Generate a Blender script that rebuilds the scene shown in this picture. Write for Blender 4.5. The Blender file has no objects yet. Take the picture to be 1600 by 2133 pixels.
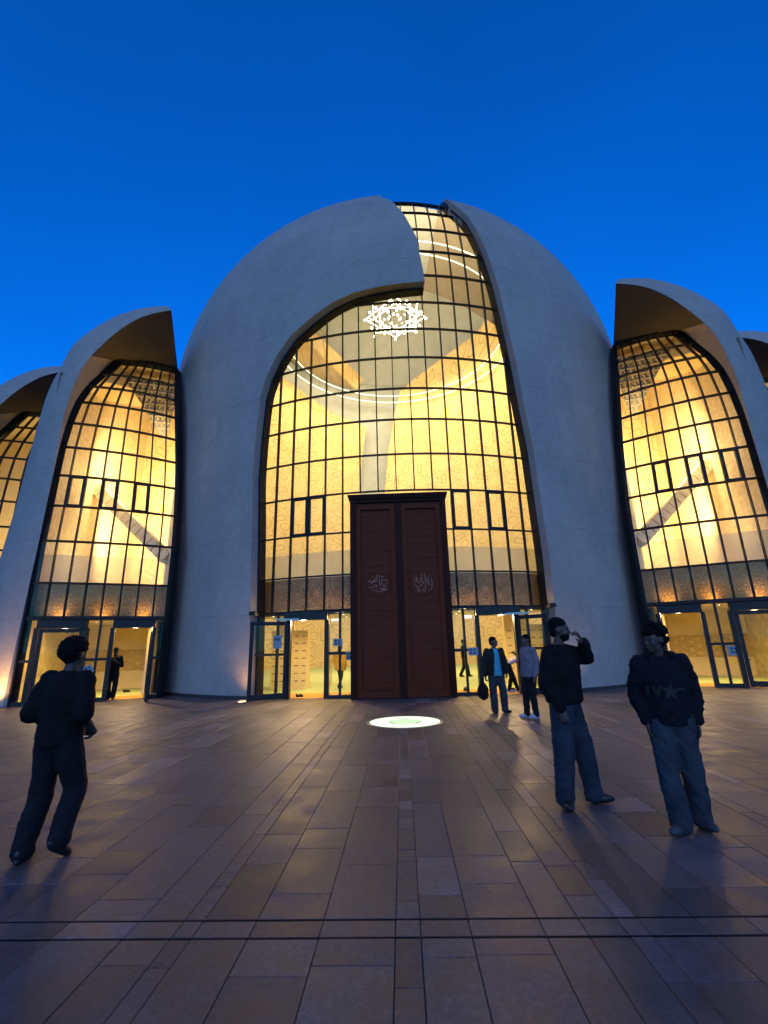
import bpy, bmesh, math, random
import numpy as np
from mathutils import Vector, Matrix, noise

random.seed(7)
scene = bpy.context.scene
col = scene.collection
PI = math.pi

# ------------------------------------------------------------------ camera
FPX, PCX, PCY = 964.0, 800.0, 1066.5            # focal length and centre, in pixels of the 1600 x 2133 photograph
_up = np.array([715 - PCX, -2280 - PCY, FPX]); _up /= np.linalg.norm(_up)      # vanishing point of the verticals
_yy = np.array([838 - PCX, 1343 - PCY, FPX]); _yy /= np.linalg.norm(_yy)       # vanishing point of the paving joints
_yy -= _up * (_yy @ _up); _yy /= np.linalg.norm(_yy)
_xx = np.cross(_yy, _up)
if _xx[0] < 0: _xx = -_xx
ROT = np.stack([_xx, _yy, _up], 1)
EYE = np.array([0.0, 0.0, 1.55])

cam_data = bpy.data.cameras.new('camera')
cam = bpy.data.objects.new('camera', cam_data)
col.objects.link(cam)
cam_data.sensor_fit = 'HORIZONTAL'
cam_data.sensor_width = 36.0
cam_data.lens = FPX / 1600 * 36.0
cam_data.clip_start = 0.05
cam_data.clip_end = 2000
m = Matrix.Identity(4)
for i in range(3):
    m[i][0] = ROT[0, i]; m[i][1] = -ROT[1, i]; m[i][2] = -ROT[2, i]; m[i][3] = EYE[i]
cam.matrix_world = m
scene.camera = cam

# ------------------------------------------------------------------ sky, sun, exposure
world = bpy.data.worlds.new('World')
scene.world = world
world.use_nodes = True
wn = world.node_tree
for n in list(wn.nodes): wn.nodes.remove(n)
w_out = wn.nodes.new('ShaderNodeOutputWorld')
w_bg = wn.nodes.new('ShaderNodeBackground')
w_sky = wn.nodes.new('ShaderNodeTexSky')
w_sky.sky_type = 'NISHITA'
w_sky.sun_disc = False
w_sky.sun_elevation = math.radians(SUN_ELEV := 10.0)
w_sky.sun_rotation = math.radians(180)
w_sky.air_density = 1.0
w_sky.dust_density = 0.3
w_sky.ozone_density = 8.0
w_mul = wn.nodes.new('ShaderNodeMix'); w_mul.data_type = 'RGBA'; w_mul.blend_type = 'MULTIPLY'
w_mul.inputs['Factor'].default_value = 1.0
w_mul.inputs[7].default_value = (0.06, 1.50, 2.32, 1)      # blue-hour white balance of the phone
wn.links.new(w_sky.outputs['Color'], w_mul.inputs[6])
w_tc = wn.nodes.new('ShaderNodeTexCoord'); w_nz = wn.nodes.new('ShaderNodeTexNoise')      # thin high haze, everywhere in the sky
w_nz.inputs['Scale'].default_value = 1.7; w_nz.inputs['Detail'].default_value = 5; w_nz.inputs['Roughness'].default_value = .55
wn.links.new(w_tc.outputs['Generated'], w_nz.inputs['Vector'])
w_mr = wn.nodes.new('ShaderNodeMapRange'); w_mr.inputs[1].default_value = .3; w_mr.inputs[2].default_value = .7; w_mr.inputs[3].default_value = .93; w_mr.inputs[4].default_value = 1.09
wn.links.new(w_nz.outputs['Fac'], w_mr.inputs[0])
w_sc = wn.nodes.new('ShaderNodeVectorMath'); w_sc.operation = 'SCALE'
wn.links.new(w_mul.outputs[2], w_sc.inputs[0]); wn.links.new(w_mr.outputs[0], w_sc.inputs['Scale'])
wn.links.new(w_sc.outputs[0], w_bg.inputs['Color'])
w_bg.inputs['Strength'].default_value = 0.15
wn.links.new(w_bg.outputs['Background'], w_out.inputs['Surface'])

sun_data = bpy.data.lights.new('sun', 'SUN')
sun_data.energy = 0.60
sun_data.angle = math.radians(60)
sun_data.color = (1.0, 0.74, 0.50)
sun = bpy.data.objects.new('sun', sun_data)
col.objects.link(sun)
sun.rotation_euler = (math.radians(56), 0, 0)   # the last glow, behind and above the camera

scene.view_settings.view_transform = 'Standard'
scene.view_settings.look = 'None'
scene.view_settings.exposure = 0.0
scene.view_settings.gamma = 1.0
scene.view_settings.use_curve_mapping = False
scene.render.engine = 'CYCLES'
scene.cycles.use_denoising = True
scene.cycles.max_bounces = 7
scene.cycles.diffuse_bounces = 4
scene.cycles.glossy_bounces = 3
scene.cycles.transmission_bounces = 4
scene.cycles.transparent_max_bounces = 16
scene.cycles.sample_clamp_indirect = 6.0
scene.cycles.caustics_reflective = False
scene.cycles.caustics_refractive = False

# ------------------------------------------------------------------ pixel <-> world helpers
def ray(u, v):
    d = np.array([(u - PCX) / FPX, (v - PCY) / FPX, 1.0]) @ ROT
    return d / np.linalg.norm(d)
def at_y(u, v, y):
    d = ray(u, v); return EYE + d * (y / d[1])
def at_z(u, v, z):
    d = ray(u, v); return EYE + d * ((z - EYE[2]) / d[2])

# ------------------------------------------------------------------ mesh helpers
class MB:
    def __init__(s): s.v = []; s.f = []; s.sm = []; s.mi = []
    def add(s, vs, fs, smooth=False, mi=0):
        b = len(s.v); s.v += [tuple(map(float, p)) for p in vs]
        for f in fs: s.f.append(tuple(i + b for i in f)); s.sm.append(smooth); s.mi.append(mi)
    def box(s, lo, hi, mi=0):
        (a, b, c), (d, e, g) = lo, hi
        s.add([(a,b,c),(d,b,c),(d,e,c),(a,e,c),(a,b,g),(d,b,g),(d,e,g),(a,e,g)],
              [(0,3,2,1),(4,5,6,7),(0,1,5,4),(1,2,6,5),(2,3,7,6),(3,0,4,7)], mi=mi)
    def obox(s, c, ax, ay, az, mi=0):          # centre and three half axes
        c, ax, ay, az = (np.array(q, float) for q in (c, ax, ay, az))
        vs = [c + i*ax + j*ay + k*az for k in (-1,1) for (i,j) in ((-1,-1),(1,-1),(1,1),(-1,1))]
        s.add(vs, [(0,3,2,1),(4,5,6,7),(0,1,5,4),(1,2,6,5),(2,3,7,6),(3,0,4,7)], mi=mi)
    def bar(s, p, q, w, d, up=(0,-1,0), mi=0):  # a straight bar of width w across and depth d along up
        p, q, up = np.array(p, float), np.array(q, float), np.array(up, float)
        t = (q - p); L = np.linalg.norm(t); t = t / L
        side = np.cross(t, up); side /= np.linalg.norm(side); up = np.cross(side, t)
        s.obox((p + q) / 2, side * w / 2, up * d / 2, t * L / 2, mi)
    def sweep(s, pts, ups, w, d, mi=0):         # rectangular section along a polyline
        pts = [np.array(p, float) for p in pts]; n = len(pts); vs = []; fs = []
        for i in range(n):
            t = pts[min(i+1, n-1)] - pts[max(i-1, 0)]; t /= np.linalg.norm(t)
            u = np.array(ups[i], float); sd = np.cross(t, u); sd /= np.linalg.norm(sd); u = np.cross(sd, t)
            vs += [pts[i] + sd*w/2 + u*d/2, pts[i] - sd*w/2 + u*d/2, pts[i] - sd*w/2 - u*d/2, pts[i] + sd*w/2 - u*d/2]
        for i in range(n-1):
            for k in range(4):
                a = 4*i + k; b = 4*i + (k+1) % 4; fs.append((a, b, b+4, a+4))
        fs += [(3,2,1,0), tuple(4*(n-1) + k for k in range(4))]
        s.add(vs, fs, mi=mi)
    def tube(s, pts, r, n=8, closed=False, smooth=True, mi=0):
        pts = [np.array(p, float) for p in pts]; N = len(pts); vs = []; fs = []
        rs = r if hasattr(r, '__len__') else [r]*N
        prev = None
        for i in range(N):
            a = pts[(i-1) % N] if closed else pts[max(i-1,0)]; b = pts[(i+1) % N] if closed else pts[min(i+1,N-1)]
            t = b - a; t /= (np.linalg.norm(t) + 1e-12)
            if prev is None:
                h = np.array([0,0,1.0]) if abs(t[2]) < .9 else np.array([1.0,0,0]); u = np.cross(t, h)
            else: u = prev - t * (prev @ t)
            u /= np.linalg.norm(u); prev = u; w = np.cross(t, u)
            for k in range(n):
                an = 2*PI*k/n; vs.append(pts[i] + rs[i]*(math.cos(an)*u + math.sin(an)*w))
        for i in range(N if closed else N-1):
            j = (i+1) % N
            for k in range(n): fs.append((i*n+k, i*n+(k+1)%n, j*n+(k+1)%n, j*n+k))
        if not closed: fs += [tuple(range(n-1,-1,-1)), tuple((N-1)*n+k for k in range(n))]
        s.add(vs, fs, smooth, mi)
    def grid(s, rows, smooth=True, mi=0, flip=False, closed_u=False):
        n = len(rows); k = len(rows[0]); vs = [p for r in rows for p in r]; fs = []
        for i in range(n-1):
            for j in range(k if closed_u else k-1):
                q = (i*k+j, i*k+(j+1)%k, (i+1)*k+(j+1)%k, (i+1)*k+j)
                fs.append(q[::-1] if flip else q)
        s.add(vs, fs, smooth, mi)
    def lathe(s, prof, c=(0,0,0), n=24, smooth=True, mi=0):
        rows = [[(c[0]+r*math.cos(2*PI*k/n), c[1]+r*math.sin(2*PI*k/n), c[2]+z) for k in range(n)] for r, z in prof]
        s.grid(rows, smooth, mi, closed_u=True)
        b = len(s.v)
        if prof[0][0] > 1e-4: s.add(rows[0], [tuple(range(n-1,-1,-1))], mi=mi)
        if prof[-1][0] > 1e-4: s.add(rows[-1], [tuple(range(n))], mi=mi)
    def ellipsoid(s, c, r, n=14, m=9, R=None, mi=0):
        c = np.array(c, float); vs = []; fs = []
        for i in range(m+1):
            th = PI*i/m
            for k in range(n):
                p = np.array([r[0]*math.sin(th)*math.cos(2*PI*k/n), r[1]*math.sin(th)*math.sin(2*PI*k/n), -r[2]*math.cos(th)])
                if R is not None: p = R @ p
                vs.append(c + p)
        for i in range(m):
            for k in range(n): fs.append((i*n+k, i*n+(k+1)%n, (i+1)*n+(k+1)%n, (i+1)*n+k))
        s.add(vs, fs, True, mi)
    def mesh(s, name, mats):
        me = bpy.data.meshes.new(name); me.from_pydata(s.v, [], s.f)
        me.polygons.foreach_set('use_smooth', s.sm); me.polygons.foreach_set('material_index', s.mi)
        for mt in (mats if isinstance(mats, (list, tuple)) else [mats]): me.materials.append(mt)
        me.update(); return me
    def build(s, name, mats, parent=None):
        return link(name, s.mesh(name, mats), parent)

def link(name, data, parent=None, loc=None):
    o = bpy.data.objects.new(name, data); col.objects.link(o)
    if parent is not None: o.parent = parent
    if loc is not None: o.location = loc
    return o
def tag(o, label, cat, group=None):
    o['label'] = label; o['category'] = cat
    if group: o['group'] = group
    return o
def structure(o): o['kind'] = 'structure'; return o
def stuff(o): o['kind'] = 'stuff'; return o
def thing(name, label, cat, loc=(0,0,0), rz=0, group=None):
    o = link(name, None, loc=loc); o.rotation_euler.z = rz; o.empty_display_size = .2
    return tag(o, label, cat, group)
def catmull(pts, k=6):
    P = [np.array(p, float) for p in pts]; out = []
    for i in range(len(P)-1):
        a, b, c, d = P[max(i-1,0)], P[i], P[i+1], P[min(i+2,len(P)-1)]
        for j in range(k):
            t = j/k
            out.append(.5*((2*b) + (c-a)*t + (2*a-5*b+4*c-d)*t*t + (3*b-a-3*c+d)*t**3))
    out.append(P[-1]); return out

# ------------------------------------------------------------------ materials
def new_mat(name):
    mt = bpy.data.materials.new(name); mt.use_nodes = True
    nt = mt.node_tree
    return mt, nt, nt.nodes['Principled BSDF']
def plain(name, c, rough=.6, metal=0., spec=.5, var=0., scale=8., bump=0., bscale=60.):
    mt, nt, b = new_mat(name)
    b.inputs['Base Color'].default_value = (*c, 1); b.inputs['Roughness'].default_value = rough
    b.inputs['Metallic'].default_value = metal; b.inputs['Specular IOR Level'].default_value = spec
    tc = nt.nodes.new('ShaderNodeTexCoord')
    if var:
        nz = nt.nodes.new('ShaderNodeTexNoise'); nz.inputs['Scale'].default_value = scale; nz.inputs['Detail'].default_value = 5
        nt.links.new(tc.outputs['Object'], nz.inputs['Vector'])
        rp = nt.nodes.new('ShaderNodeValToRGB')
        rp.color_ramp.elements[0].position = .3; rp.color_ramp.elements[1].position = .7
        rp.color_ramp.elements[0].color = (*[x*(1-var) for x in c], 1); rp.color_ramp.elements[1].color = (*[min(1, x*(1+var)) for x in c], 1)
        nt.links.new(nz.outputs['Fac'], rp.inputs['Fac']); nt.links.new(rp.outputs['Color'], b.inputs['Base Color'])
    if bump:
        nb = nt.nodes.new('ShaderNodeTexNoise'); nb.inputs['Scale'].default_value = bscale; nb.inputs['Detail'].default_value = 4
        nt.links.new(tc.outputs['Object'], nb.inputs['Vector'])
        bp = nt.nodes.new('ShaderNodeBump'); bp.inputs['Strength'].default_value = bump; bp.inputs['Distance'].default_value = .02
        nt.links.new(nb.outputs['Fac'], bp.inputs['Height']); nt.links.new(bp.outputs['Normal'], b.inputs['Normal'])
    return mt
def emit(name, c, s):
    mt = bpy.data.materials.new(name); mt.use_nodes = True; nt = mt.node_tree
    for n in list(nt.nodes): nt.nodes.remove(n)
    o = nt.nodes.new('ShaderNodeOutputMaterial'); e = nt.nodes.new('ShaderNodeEmission')
    e.inputs['Color'].default_value = (*c, 1); e.inputs['Strength'].default_value = s
    nt.links.new(e.outputs[0], o.inputs['Surface']); return mt

def concrete_mat(name, base):
    mt, nt, b = new_mat(name); N = nt.nodes; L = nt.links
    tc = N.new('ShaderNodeTexCoord')
    n1 = N.new('ShaderNodeTexNoise'); n1.inputs['Scale'].default_value = .35; n1.inputs['Detail'].default_value = 8; n1.inputs['Roughness'].default_value = .62
    L.new(tc.outputs['Object'], n1.inputs['Vector'])
    mp = N.new('ShaderNodeMapping'); mp.inputs['Scale'].default_value = (2.2, 2.2, .16)     # run-down streaks
    L.new(tc.outputs['Object'], mp.inputs['Vector'])
    n2 = N.new('ShaderNodeTexNoise'); n2.inputs['Scale'].default_value = 1.0; n2.inputs['Detail'].default_value = 6
    L.new(mp.outputs[0], n2.inputs['Vector'])
    n3 = N.new('ShaderNodeTexNoise'); n3.inputs['Scale'].default_value = 14; n3.inputs['Detail'].default_value = 6; n3.inputs['Roughness'].default_value = .7
    L.new(tc.outputs['Object'], n3.inputs['Vector'])
    mx = N.new('ShaderNodeMath'); mx.operation = 'MULTIPLY_ADD'; mx.inputs[1].default_value = .12
    L.new(n2.outputs['Fac'], mx.inputs[0]); 
    m2 = N.new('ShaderNodeMath'); m2.operation = 'MULTIPLY_ADD'; m2.inputs[1].default_value = .40; m2.inputs[2].default_value = .02
    L.new(n1.outputs['Fac'], m2.inputs[0]); L.new(m2.outputs[0], mx.inputs[2])
    m3 = N.new('ShaderNodeMath'); m3.operation = 'MULTIPLY_ADD'; m3.inputs[1].default_value = .34
    L.new(n3.outputs['Fac'], m3.inputs[0]); L.new(mx.outputs[0], m3.inputs[2])
    n4 = N.new('ShaderNodeTexNoise'); n4.inputs['Scale'].default_value = 3.2; n4.inputs['Detail'].default_value = 7; n4.inputs['Roughness'].default_value = .72
    L.new(tc.outputs['Object'], n4.inputs['Vector'])
    m4 = N.new('ShaderNodeMath'); m4.operation = 'MULTIPLY_ADD'; m4.inputs[1].default_value = .38; L.new(n4.outputs['Fac'], m4.inputs[0]); L.new(m3.outputs[0], m4.inputs[2]); m3 = m4
    rp = N.new('ShaderNodeValToRGB'); rp.color_ramp.elements[0].position = .40; rp.color_ramp.elements[1].position = .86
    rp.color_ramp.elements[0].color = (*[x*.66 for x in base], 1); rp.color_ramp.elements[1].color = (*[x*1.27 for x in base], 1)
    L.new(m3.outputs[0], rp.inputs['Fac'])
    vo = N.new('ShaderNodeTexVoronoi'); vo.inputs['Scale'].default_value = 5.5; vo.feature = 'F1'        # blow holes
    L.new(tc.outputs['Object'], vo.inputs['Vector'])
    cr = N.new('ShaderNodeValToRGB'); cr.color_ramp.elements[0].position = .03; cr.color_ramp.elements[1].position = .06
    cr.color_ramp.elements[0].color = (.55,.55,.55,1); cr.color_ramp.elements[1].color = (1,1,1,1)
    L.new(vo.outputs['Distance'], cr.inputs['Fac'])
    mm = N.new('ShaderNodeMix'); mm.data_type = 'RGBA'; mm.blend_type = 'MULTIPLY'; mm.inputs['Factor'].default_value = .55
    L.new(rp.outputs['Color'], mm.inputs[6]); L.new(cr.outputs['Color'], mm.inputs[7])
    sz = N.new('ShaderNodeSeparateXYZ'); L.new(tc.outputs['Object'], sz.inputs[0])                 # pour joints, faint and broken
    wz = N.new('ShaderNodeMath'); wz.operation = 'MULTIPLY_ADD'; wz.inputs[1].default_value = .12; L.new(n1.outputs['Fac'], wz.inputs[0]); L.new(sz.outputs['Z'], wz.inputs[2])
    md = N.new('ShaderNodeMath'); md.operation = 'PINGPONG'; md.inputs[1].default_value = 1.35; L.new(wz.outputs[0], md.inputs[0])
    jr = N.new('ShaderNodeMapRange'); jr.inputs[1].default_value = .0; jr.inputs[2].default_value = .05; jr.inputs[3].default_value = .70; jr.inputs[4].default_value = 1.0; L.new(md.outputs[0], jr.inputs[0])
    jk = N.new('ShaderNodeMapRange'); jk.inputs[1].default_value = .45; jk.inputs[2].default_value = .6; L.new(n4.outputs['Fac'], jk.inputs[0])
    jm = N.new('ShaderNodeMix'); jm.data_type = 'FLOAT'; jm.inputs[2].default_value = 1.; L.new(jk.outputs[0], jm.inputs[0]); L.new(jr.outputs[0], jm.inputs[3])
    js = N.new('ShaderNodeVectorMath'); js.operation = 'SCALE'; L.new(mm.outputs[2], js.inputs[0]); L.new(jm.outputs[0], js.inputs['Scale'])
    L.new(js.outputs[0], b.inputs['Base Color'])
    b.inputs['Roughness'].default_value = .82; b.inputs['Specular IOR Level'].default_value = .3
    bp = N.new('ShaderNodeBump'); bp.inputs['Strength'].default_value = .35; bp.inputs['Distance'].default_value = .03
    L.new(n3.outputs['Fac'], bp.inputs['Height']); L.new(bp.outputs['Normal'], b.inputs['Normal'])
    return mt

def strap_mat(name, base, line, scale, rough=.6, width=.035, strength=.6):     # plaster with an interlaced star relief
    mt, nt, b = new_mat(name); N = nt.nodes; L = nt.links
    tc = N.new('ShaderNodeTexCoord')
    vo = N.new('ShaderNodeTexVoronoi'); vo.feature = 'DISTANCE_TO_EDGE'; vo.inputs['Scale'].default_value = scale; vo.inputs['Randomness'].default_value = .35
    L.new(tc.outputs['Object'], vo.inputs['Vector'])
    rp = N.new('ShaderNodeValToRGB'); rp.color_ramp.elements[0].position = width; rp.color_ramp.elements[1].position = width*2.2
    rp.color_ramp.elements[0].color = (1,1,1,1); rp.color_ramp.elements[1].color = (0,0,0,1)
    L.new(vo.outputs['Distance'], rp.inputs['Fac'])
    mx = N.new('ShaderNodeMix'); mx.data_type = 'RGBA'; mx.inputs[6].default_value = (*base,1); mx.inputs[7].default_value = (*line,1)
    L.new(rp.outputs['Color'], mx.inputs['Factor']); L.new(mx.outputs[2], b.inputs['Base Color'])
    b.inputs['Roughness'].default_value = rough
    bp = N.new('ShaderNodeBump'); bp.inputs['Strength'].default_value = strength; bp.inputs['Distance'].default_value = .03
    L.new(rp.outputs['Color'], bp.inputs['Height']); L.new(bp.outputs['Normal'], b.inputs['Normal'])
    return mt

def rosette_mat(name, base, line, k, rough=.6, lev=(.35, -1.45), width=.16, strength=.7, axes='XZ'):
    # plaster carved with an interlaced rosette pattern: contour lines of crossing waves
    mt, nt, b = new_mat(name); N = nt.nodes; L = nt.links
    ge = N.new('ShaderNodeNewGeometry'); sp = N.new('ShaderNodeSeparateXYZ'); L.new(ge.outputs['Position'], sp.inputs[0])
    def mth(op, a, b_=None, c=None):
        n = N.new('ShaderNodeMath'); n.operation = op
        for i, v in enumerate((a, b_, c)):
            if v is None: continue
            if isinstance(v, (int, float)): n.inputs[i].default_value = v
            else: L.new(v, n.inputs[i])
        return n.outputs[0]
    tot = None
    for i in range(6):                                  # two hexagonal sets of waves on one lattice
        a = PI*(i % 3)/3 + (PI/6 if i > 2 else 0); kk = k*(math.sqrt(3) if i > 2 else 1)
        u = mth('MULTIPLY', sp.outputs['X'], kk*math.cos(a)); q = mth('MULTIPLY_ADD', sp.outputs['Z'], kk*math.sin(a), u); c = mth('COSINE', q)
        tot = c if tot is None else mth('ADD', tot, c)
    m = None
    for lv in lev:
        d = mth('ABSOLUTE', mth('SUBTRACT', tot, lv)); r = mth('SUBTRACT', 1., mth('MINIMUM', mth('DIVIDE', d, width), 1.)); m = r if m is None else mth('MAXIMUM', m, r)
    mx = N.new('ShaderNodeMix'); mx.data_type = 'RGBA'; mx.inputs[6].default_value = (*base,1); mx.inputs[7].default_value = (*line,1)
    L.new(m, mx.inputs['Factor'])
    nz = N.new('ShaderNodeTexNoise'); nz.inputs['Scale'].default_value = .9; nz.inputs['Detail'].default_value = 4; L.new(ge.outputs['Position'], nz.inputs['Vector'])
    mr = N.new('ShaderNodeMapRange'); mr.inputs[1].default_value = .3; mr.inputs[2].default_value = .7; mr.inputs[3].default_value = .88; mr.inputs[4].default_value = 1.08; L.new(nz.outputs['Fac'], mr.inputs[0])
    sc = N.new('ShaderNodeVectorMath'); sc.operation = 'SCALE'; L.new(mx.outputs[2], sc.inputs[0]); L.new(mr.outputs[0], sc.inputs['Scale']); L.new(sc.outputs[0], b.inputs['Base Color'])
    b.inputs['Roughness'].default_value = rough
    bp = N.new('ShaderNodeBump'); bp.inputs['Strength'].default_value = strength; bp.inputs['Distance'].default_value = .03
    L.new(m, bp.inputs['Height']); L.new(bp.outputs['Normal'], b.inputs['Normal'])
    return mt

def glass_mat(name, tint=(.96,.98,.97), ior=1.28, boost=1.0):
    mt = bpy.data.materials.new(name); mt.use_nodes = True; nt = mt.node_tree; N = nt.nodes; L = nt.links
    for n in list(N): N.remove(n)
    o = N.new('ShaderNodeOutputMaterial'); t = N.new('ShaderNodeBsdfTransparent'); g = N.new('ShaderNodeBsdfGlossy')
    t.inputs['Color'].default_value = (*tint, 1); g.inputs['Roughness'].default_value = .03
    f = N.new('ShaderNodeFresnel'); f.inputs['IOR'].default_value = ior
    mx = N.new('ShaderNodeMixShader')
    ge = N.new('ShaderNodeNewGeometry'); fr_ = N.new('ShaderNodeMath'); fr_.operation = 'SUBTRACT'; fr_.inputs[0].default_value = 1; L.new(ge.outputs['Backfacing'], fr_.inputs[1])
    ml = N.new('ShaderNodeMath'); ml.operation = 'MULTIPLY'; L.new(f.outputs[0], ml.inputs[0]); L.new(fr_.outputs[0], ml.inputs[1])
    nz = N.new('ShaderNodeTexNoise'); nz.inputs['Scale'].default_value = .8; L.new(ge.outputs['Position'], nz.inputs['Vector'])
    bp = N.new('ShaderNodeBump'); bp.inputs['Strength'].default_value = .06; bp.inputs['Distance'].default_value = .2; L.new(nz.outputs['Fac'], bp.inputs['Height']); L.new(bp.outputs['Normal'], g.inputs['Normal'])
    L.new(ml.outputs[0], mx.inputs['Fac']); L.new(t.outputs[0], mx.inputs[1]); L.new(g.outputs[0], mx.inputs[2]); L.new(mx.outputs[0], o.inputs['Surface'])
    return mt

def stone_mat(name):
    mt, nt, b = new_mat(name); N = nt.nodes; L = nt.links
    tc = N.new('ShaderNodeTexCoord'); at = N.new('ShaderNodeAttribute'); at.attribute_name = 'tone'
    ge = N.new('ShaderNodeNewGeometry')
    n1 = N.new('ShaderNodeTexNoise'); n1.inputs['Scale'].default_value = 3.2; n1.inputs['Detail'].default_value = 8; n1.inputs['Roughness'].default_value = .68
    n2 = N.new('ShaderNodeTexNoise'); n2.inputs['Scale'].default_value = 120; n2.inputs['Detail'].default_value = 3
    n3 = N.new('ShaderNodeTexNoise'); n3.inputs['Scale'].default_value = .55; n3.inputs['Detail'].default_value = 6
    for n in (n1, n2, n3): L.new(ge.outputs['Position'], n.inputs['Vector'])
    r1 = N.new('ShaderNodeMapRange'); r1.inputs[1].default_value = .3; r1.inputs[2].default_value = .7; r1.inputs[3].default_value = .58; r1.inputs[4].default_value = 1.38
    L.new(n1.outputs['Fac'], r1.inputs[0])
    r2 = N.new('ShaderNodeMapRange'); r2.inputs[1].default_value = .25; r2.inputs[2].default_value = .75; r2.inputs[3].default_value = .72; r2.inputs[4].default_value = 1.28
    L.new(n2.outputs['Fac'], r2.inputs[0])
    r3 = N.new('ShaderNodeMapRange'); r3.inputs[1].default_value = .35; r3.inputs[2].default_value = .65; r3.inputs[3].default_value = .82; r3.inputs[4].default_value = 1.15
    L.new(n3.outputs['Fac'], r3.inputs[0])
    a = N.new('ShaderNodeMath'); a.operation = 'MULTIPLY'; L.new(r1.outputs[0], a.inputs[0]); L.new(r2.outputs[0], a.inputs[1])
    c = N.new('ShaderNodeMath'); c.operation = 'MULTIPLY'; L.new(a.outputs[0], c.inputs[0]); L.new(r3.outputs[0], c.inputs[1])
    n5 = N.new('ShaderNodeTexNoise'); n5.inputs['Scale'].default_value = 24; n5.inputs['Detail'].default_value = 5; n5.inputs['Roughness'].default_value = .7; L.new(ge.outputs['Position'], n5.inputs['Vector'])
    r5 = N.new('ShaderNodeMapRange'); r5.inputs[1].default_value = .3; r5.inputs[2].default_value = .7; r5.inputs[3].default_value = .70; r5.inputs[4].default_value = 1.30; L.new(n5.outputs['Fac'], r5.inputs[0])
    v5 = N.new('ShaderNodeTexVoronoi'); v5.inputs['Scale'].default_value = 2.6; L.new(ge.outputs['Position'], v5.inputs['Vector'])       # trodden-in spots
    s5 = N.new('ShaderNodeMapRange'); s5.inputs[1].default_value = .05; s5.inputs[2].default_value = .085; s5.inputs[3].default_value = .62; s5.inputs[4].default_value = 1.; L.new(v5.outputs['Distance'], s5.inputs[0])
    c1 = N.new('ShaderNodeMath'); c1.operation = 'MULTIPLY'; L.new(c.outputs[0], c1.inputs[0]); L.new(r5.outputs[0], c1.inputs[1])
    c2 = N.new('ShaderNodeMath'); c2.operation = 'MULTIPLY'; L.new(c1.outputs[0], c2.inputs[0]); L.new(s5.outputs[0], c2.inputs[1]); c = c2
    mx = N.new('ShaderNodeVectorMath'); mx.operation = 'SCALE'; L.new(at.outputs['Color'], mx.inputs[0]); L.new(c.outputs[0], mx.inputs['Scale'])
    L.new(mx.outputs[0], b.inputs['Base Color'])
    rr = N.new('ShaderNodeMapRange'); rr.inputs[1].default_value = .3; rr.inputs[2].default_value = .7; rr.inputs[3].default_value = .40; rr.inputs[4].default_value = .66
    L.new(n1.outputs['Fac'], rr.inputs[0]); L.new(rr.outputs[0], b.inputs['Roughness'])
    bp = N.new('ShaderNodeBump'); bp.inputs['Strength'].default_value = .22; bp.inputs['Distance'].default_value = .006
    L.new(n2.outputs['Fac'], bp.inputs['Height']); L.new(bp.outputs['Normal'], b.inputs['Normal'])
    return mt

M = {}
M['soffit'] = plain('dark_soffit', (.042, .033, .029), .8, var=.15, scale=2)  # darker brown on the upper underside of the horn shells
M['concrete'] = concrete_mat('concrete', (.34, .30, .265))
M['steel'] = plain('dark_steel', (.010, .009, .009), .5, 0., .22, var=.25, scale=4)
M['door_steel'] = plain('door_steel', (.020, .018, .017), .5, 0., .25, var=.2, scale=4)
M['glass'] = glass_mat('glass')
M['plaster'] = plain('plaster', (.80, .66, .40), .7, var=.06, scale=1.5, bump=.1)
M['rough_plaster'] = plain('rough_plaster', (.66, .55, .36), .75, var=.18, scale=5, bump=.7, bscale=9)
M['gold_strap'] = rosette_mat('star_relief_plaster', (.82, .64, .36), (.56, .40, .18), 3.0, width=.2, strength=1.)
M['fine_strap'] = rosette_mat('fine_relief_plaster', (.78, .58, .26), (.60, .43, .17), 24., width=.45, strength=.9)
M['brown_strap'] = rosette_mat('brown_relief', (.46, .24, .075), (.34, .17, .05), 13., width=.4, strength=.9)
M['grey_plaster'] = plain('grey_plaster', (.46, .50, .58), .75, var=.08, scale=1.2, bump=.15)
M['ramp'] = plain('ramp_plaster', (.84, .70, .46), .8, var=.15, scale=3)
M['lattice'] = plain('lattice', (.46, .43, .40), .8, var=.2, scale=3)
M['carpet'] = plain('carpet', (.44, .54, .36), .95, spec=.1, var=.08, scale=3, bump=.3, bscale=200)
M['mat'] = plain('entrance_mat', (.62, .36, .12), .9, spec=.1, var=.1, scale=30)
M['white'] = plain('white_lacquer', (.84, .68, .36), .5, var=.03)
M['slot'] = plain('slot_dark', (.20, .13, .06), .8)
def frost():
    mt, nt, b = new_mat('frosted_glass'); b.inputs['Base Color'].default_value = (.80, .66, .36, 1); b.inputs['Roughness'].default_value = .5
    t = nt.nodes.new('ShaderNodeBsdfTransparent'); mx = nt.nodes.new('ShaderNodeMixShader'); mx.inputs[0].default_value = .45
    o = nt.nodes['Material Output']; nt.links.new(t.outputs[0], mx.inputs[1]); nt.links.new(b.outputs[0], mx.inputs[2]); nt.links.new(mx.outputs[0], o.inputs['Surface'])
    return mt
M['frost'] = frost()
M['stone'] = stone_mat('stone')
M['joint'] = plain('joint', (.035, .033, .034), .9, var=.3, scale=6)
M['metal'] = plain('brushed_metal', (.35, .34, .33), .35, .8, var=.1)
M['brass'] = plain('brass', (.60, .40, .12), .35, .9, var=.1)
M['paper'] = plain('paper', (.24, .30, .32), .7, var=.04)
M['ink'] = plain('ink', (.03, .05, .08), .7)
M['bulb'] = emit('bulb', (1., .86, .56), 18.)
M['strip'] = emit('light_strip', (1., .84, .52), 3.2)
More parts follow.
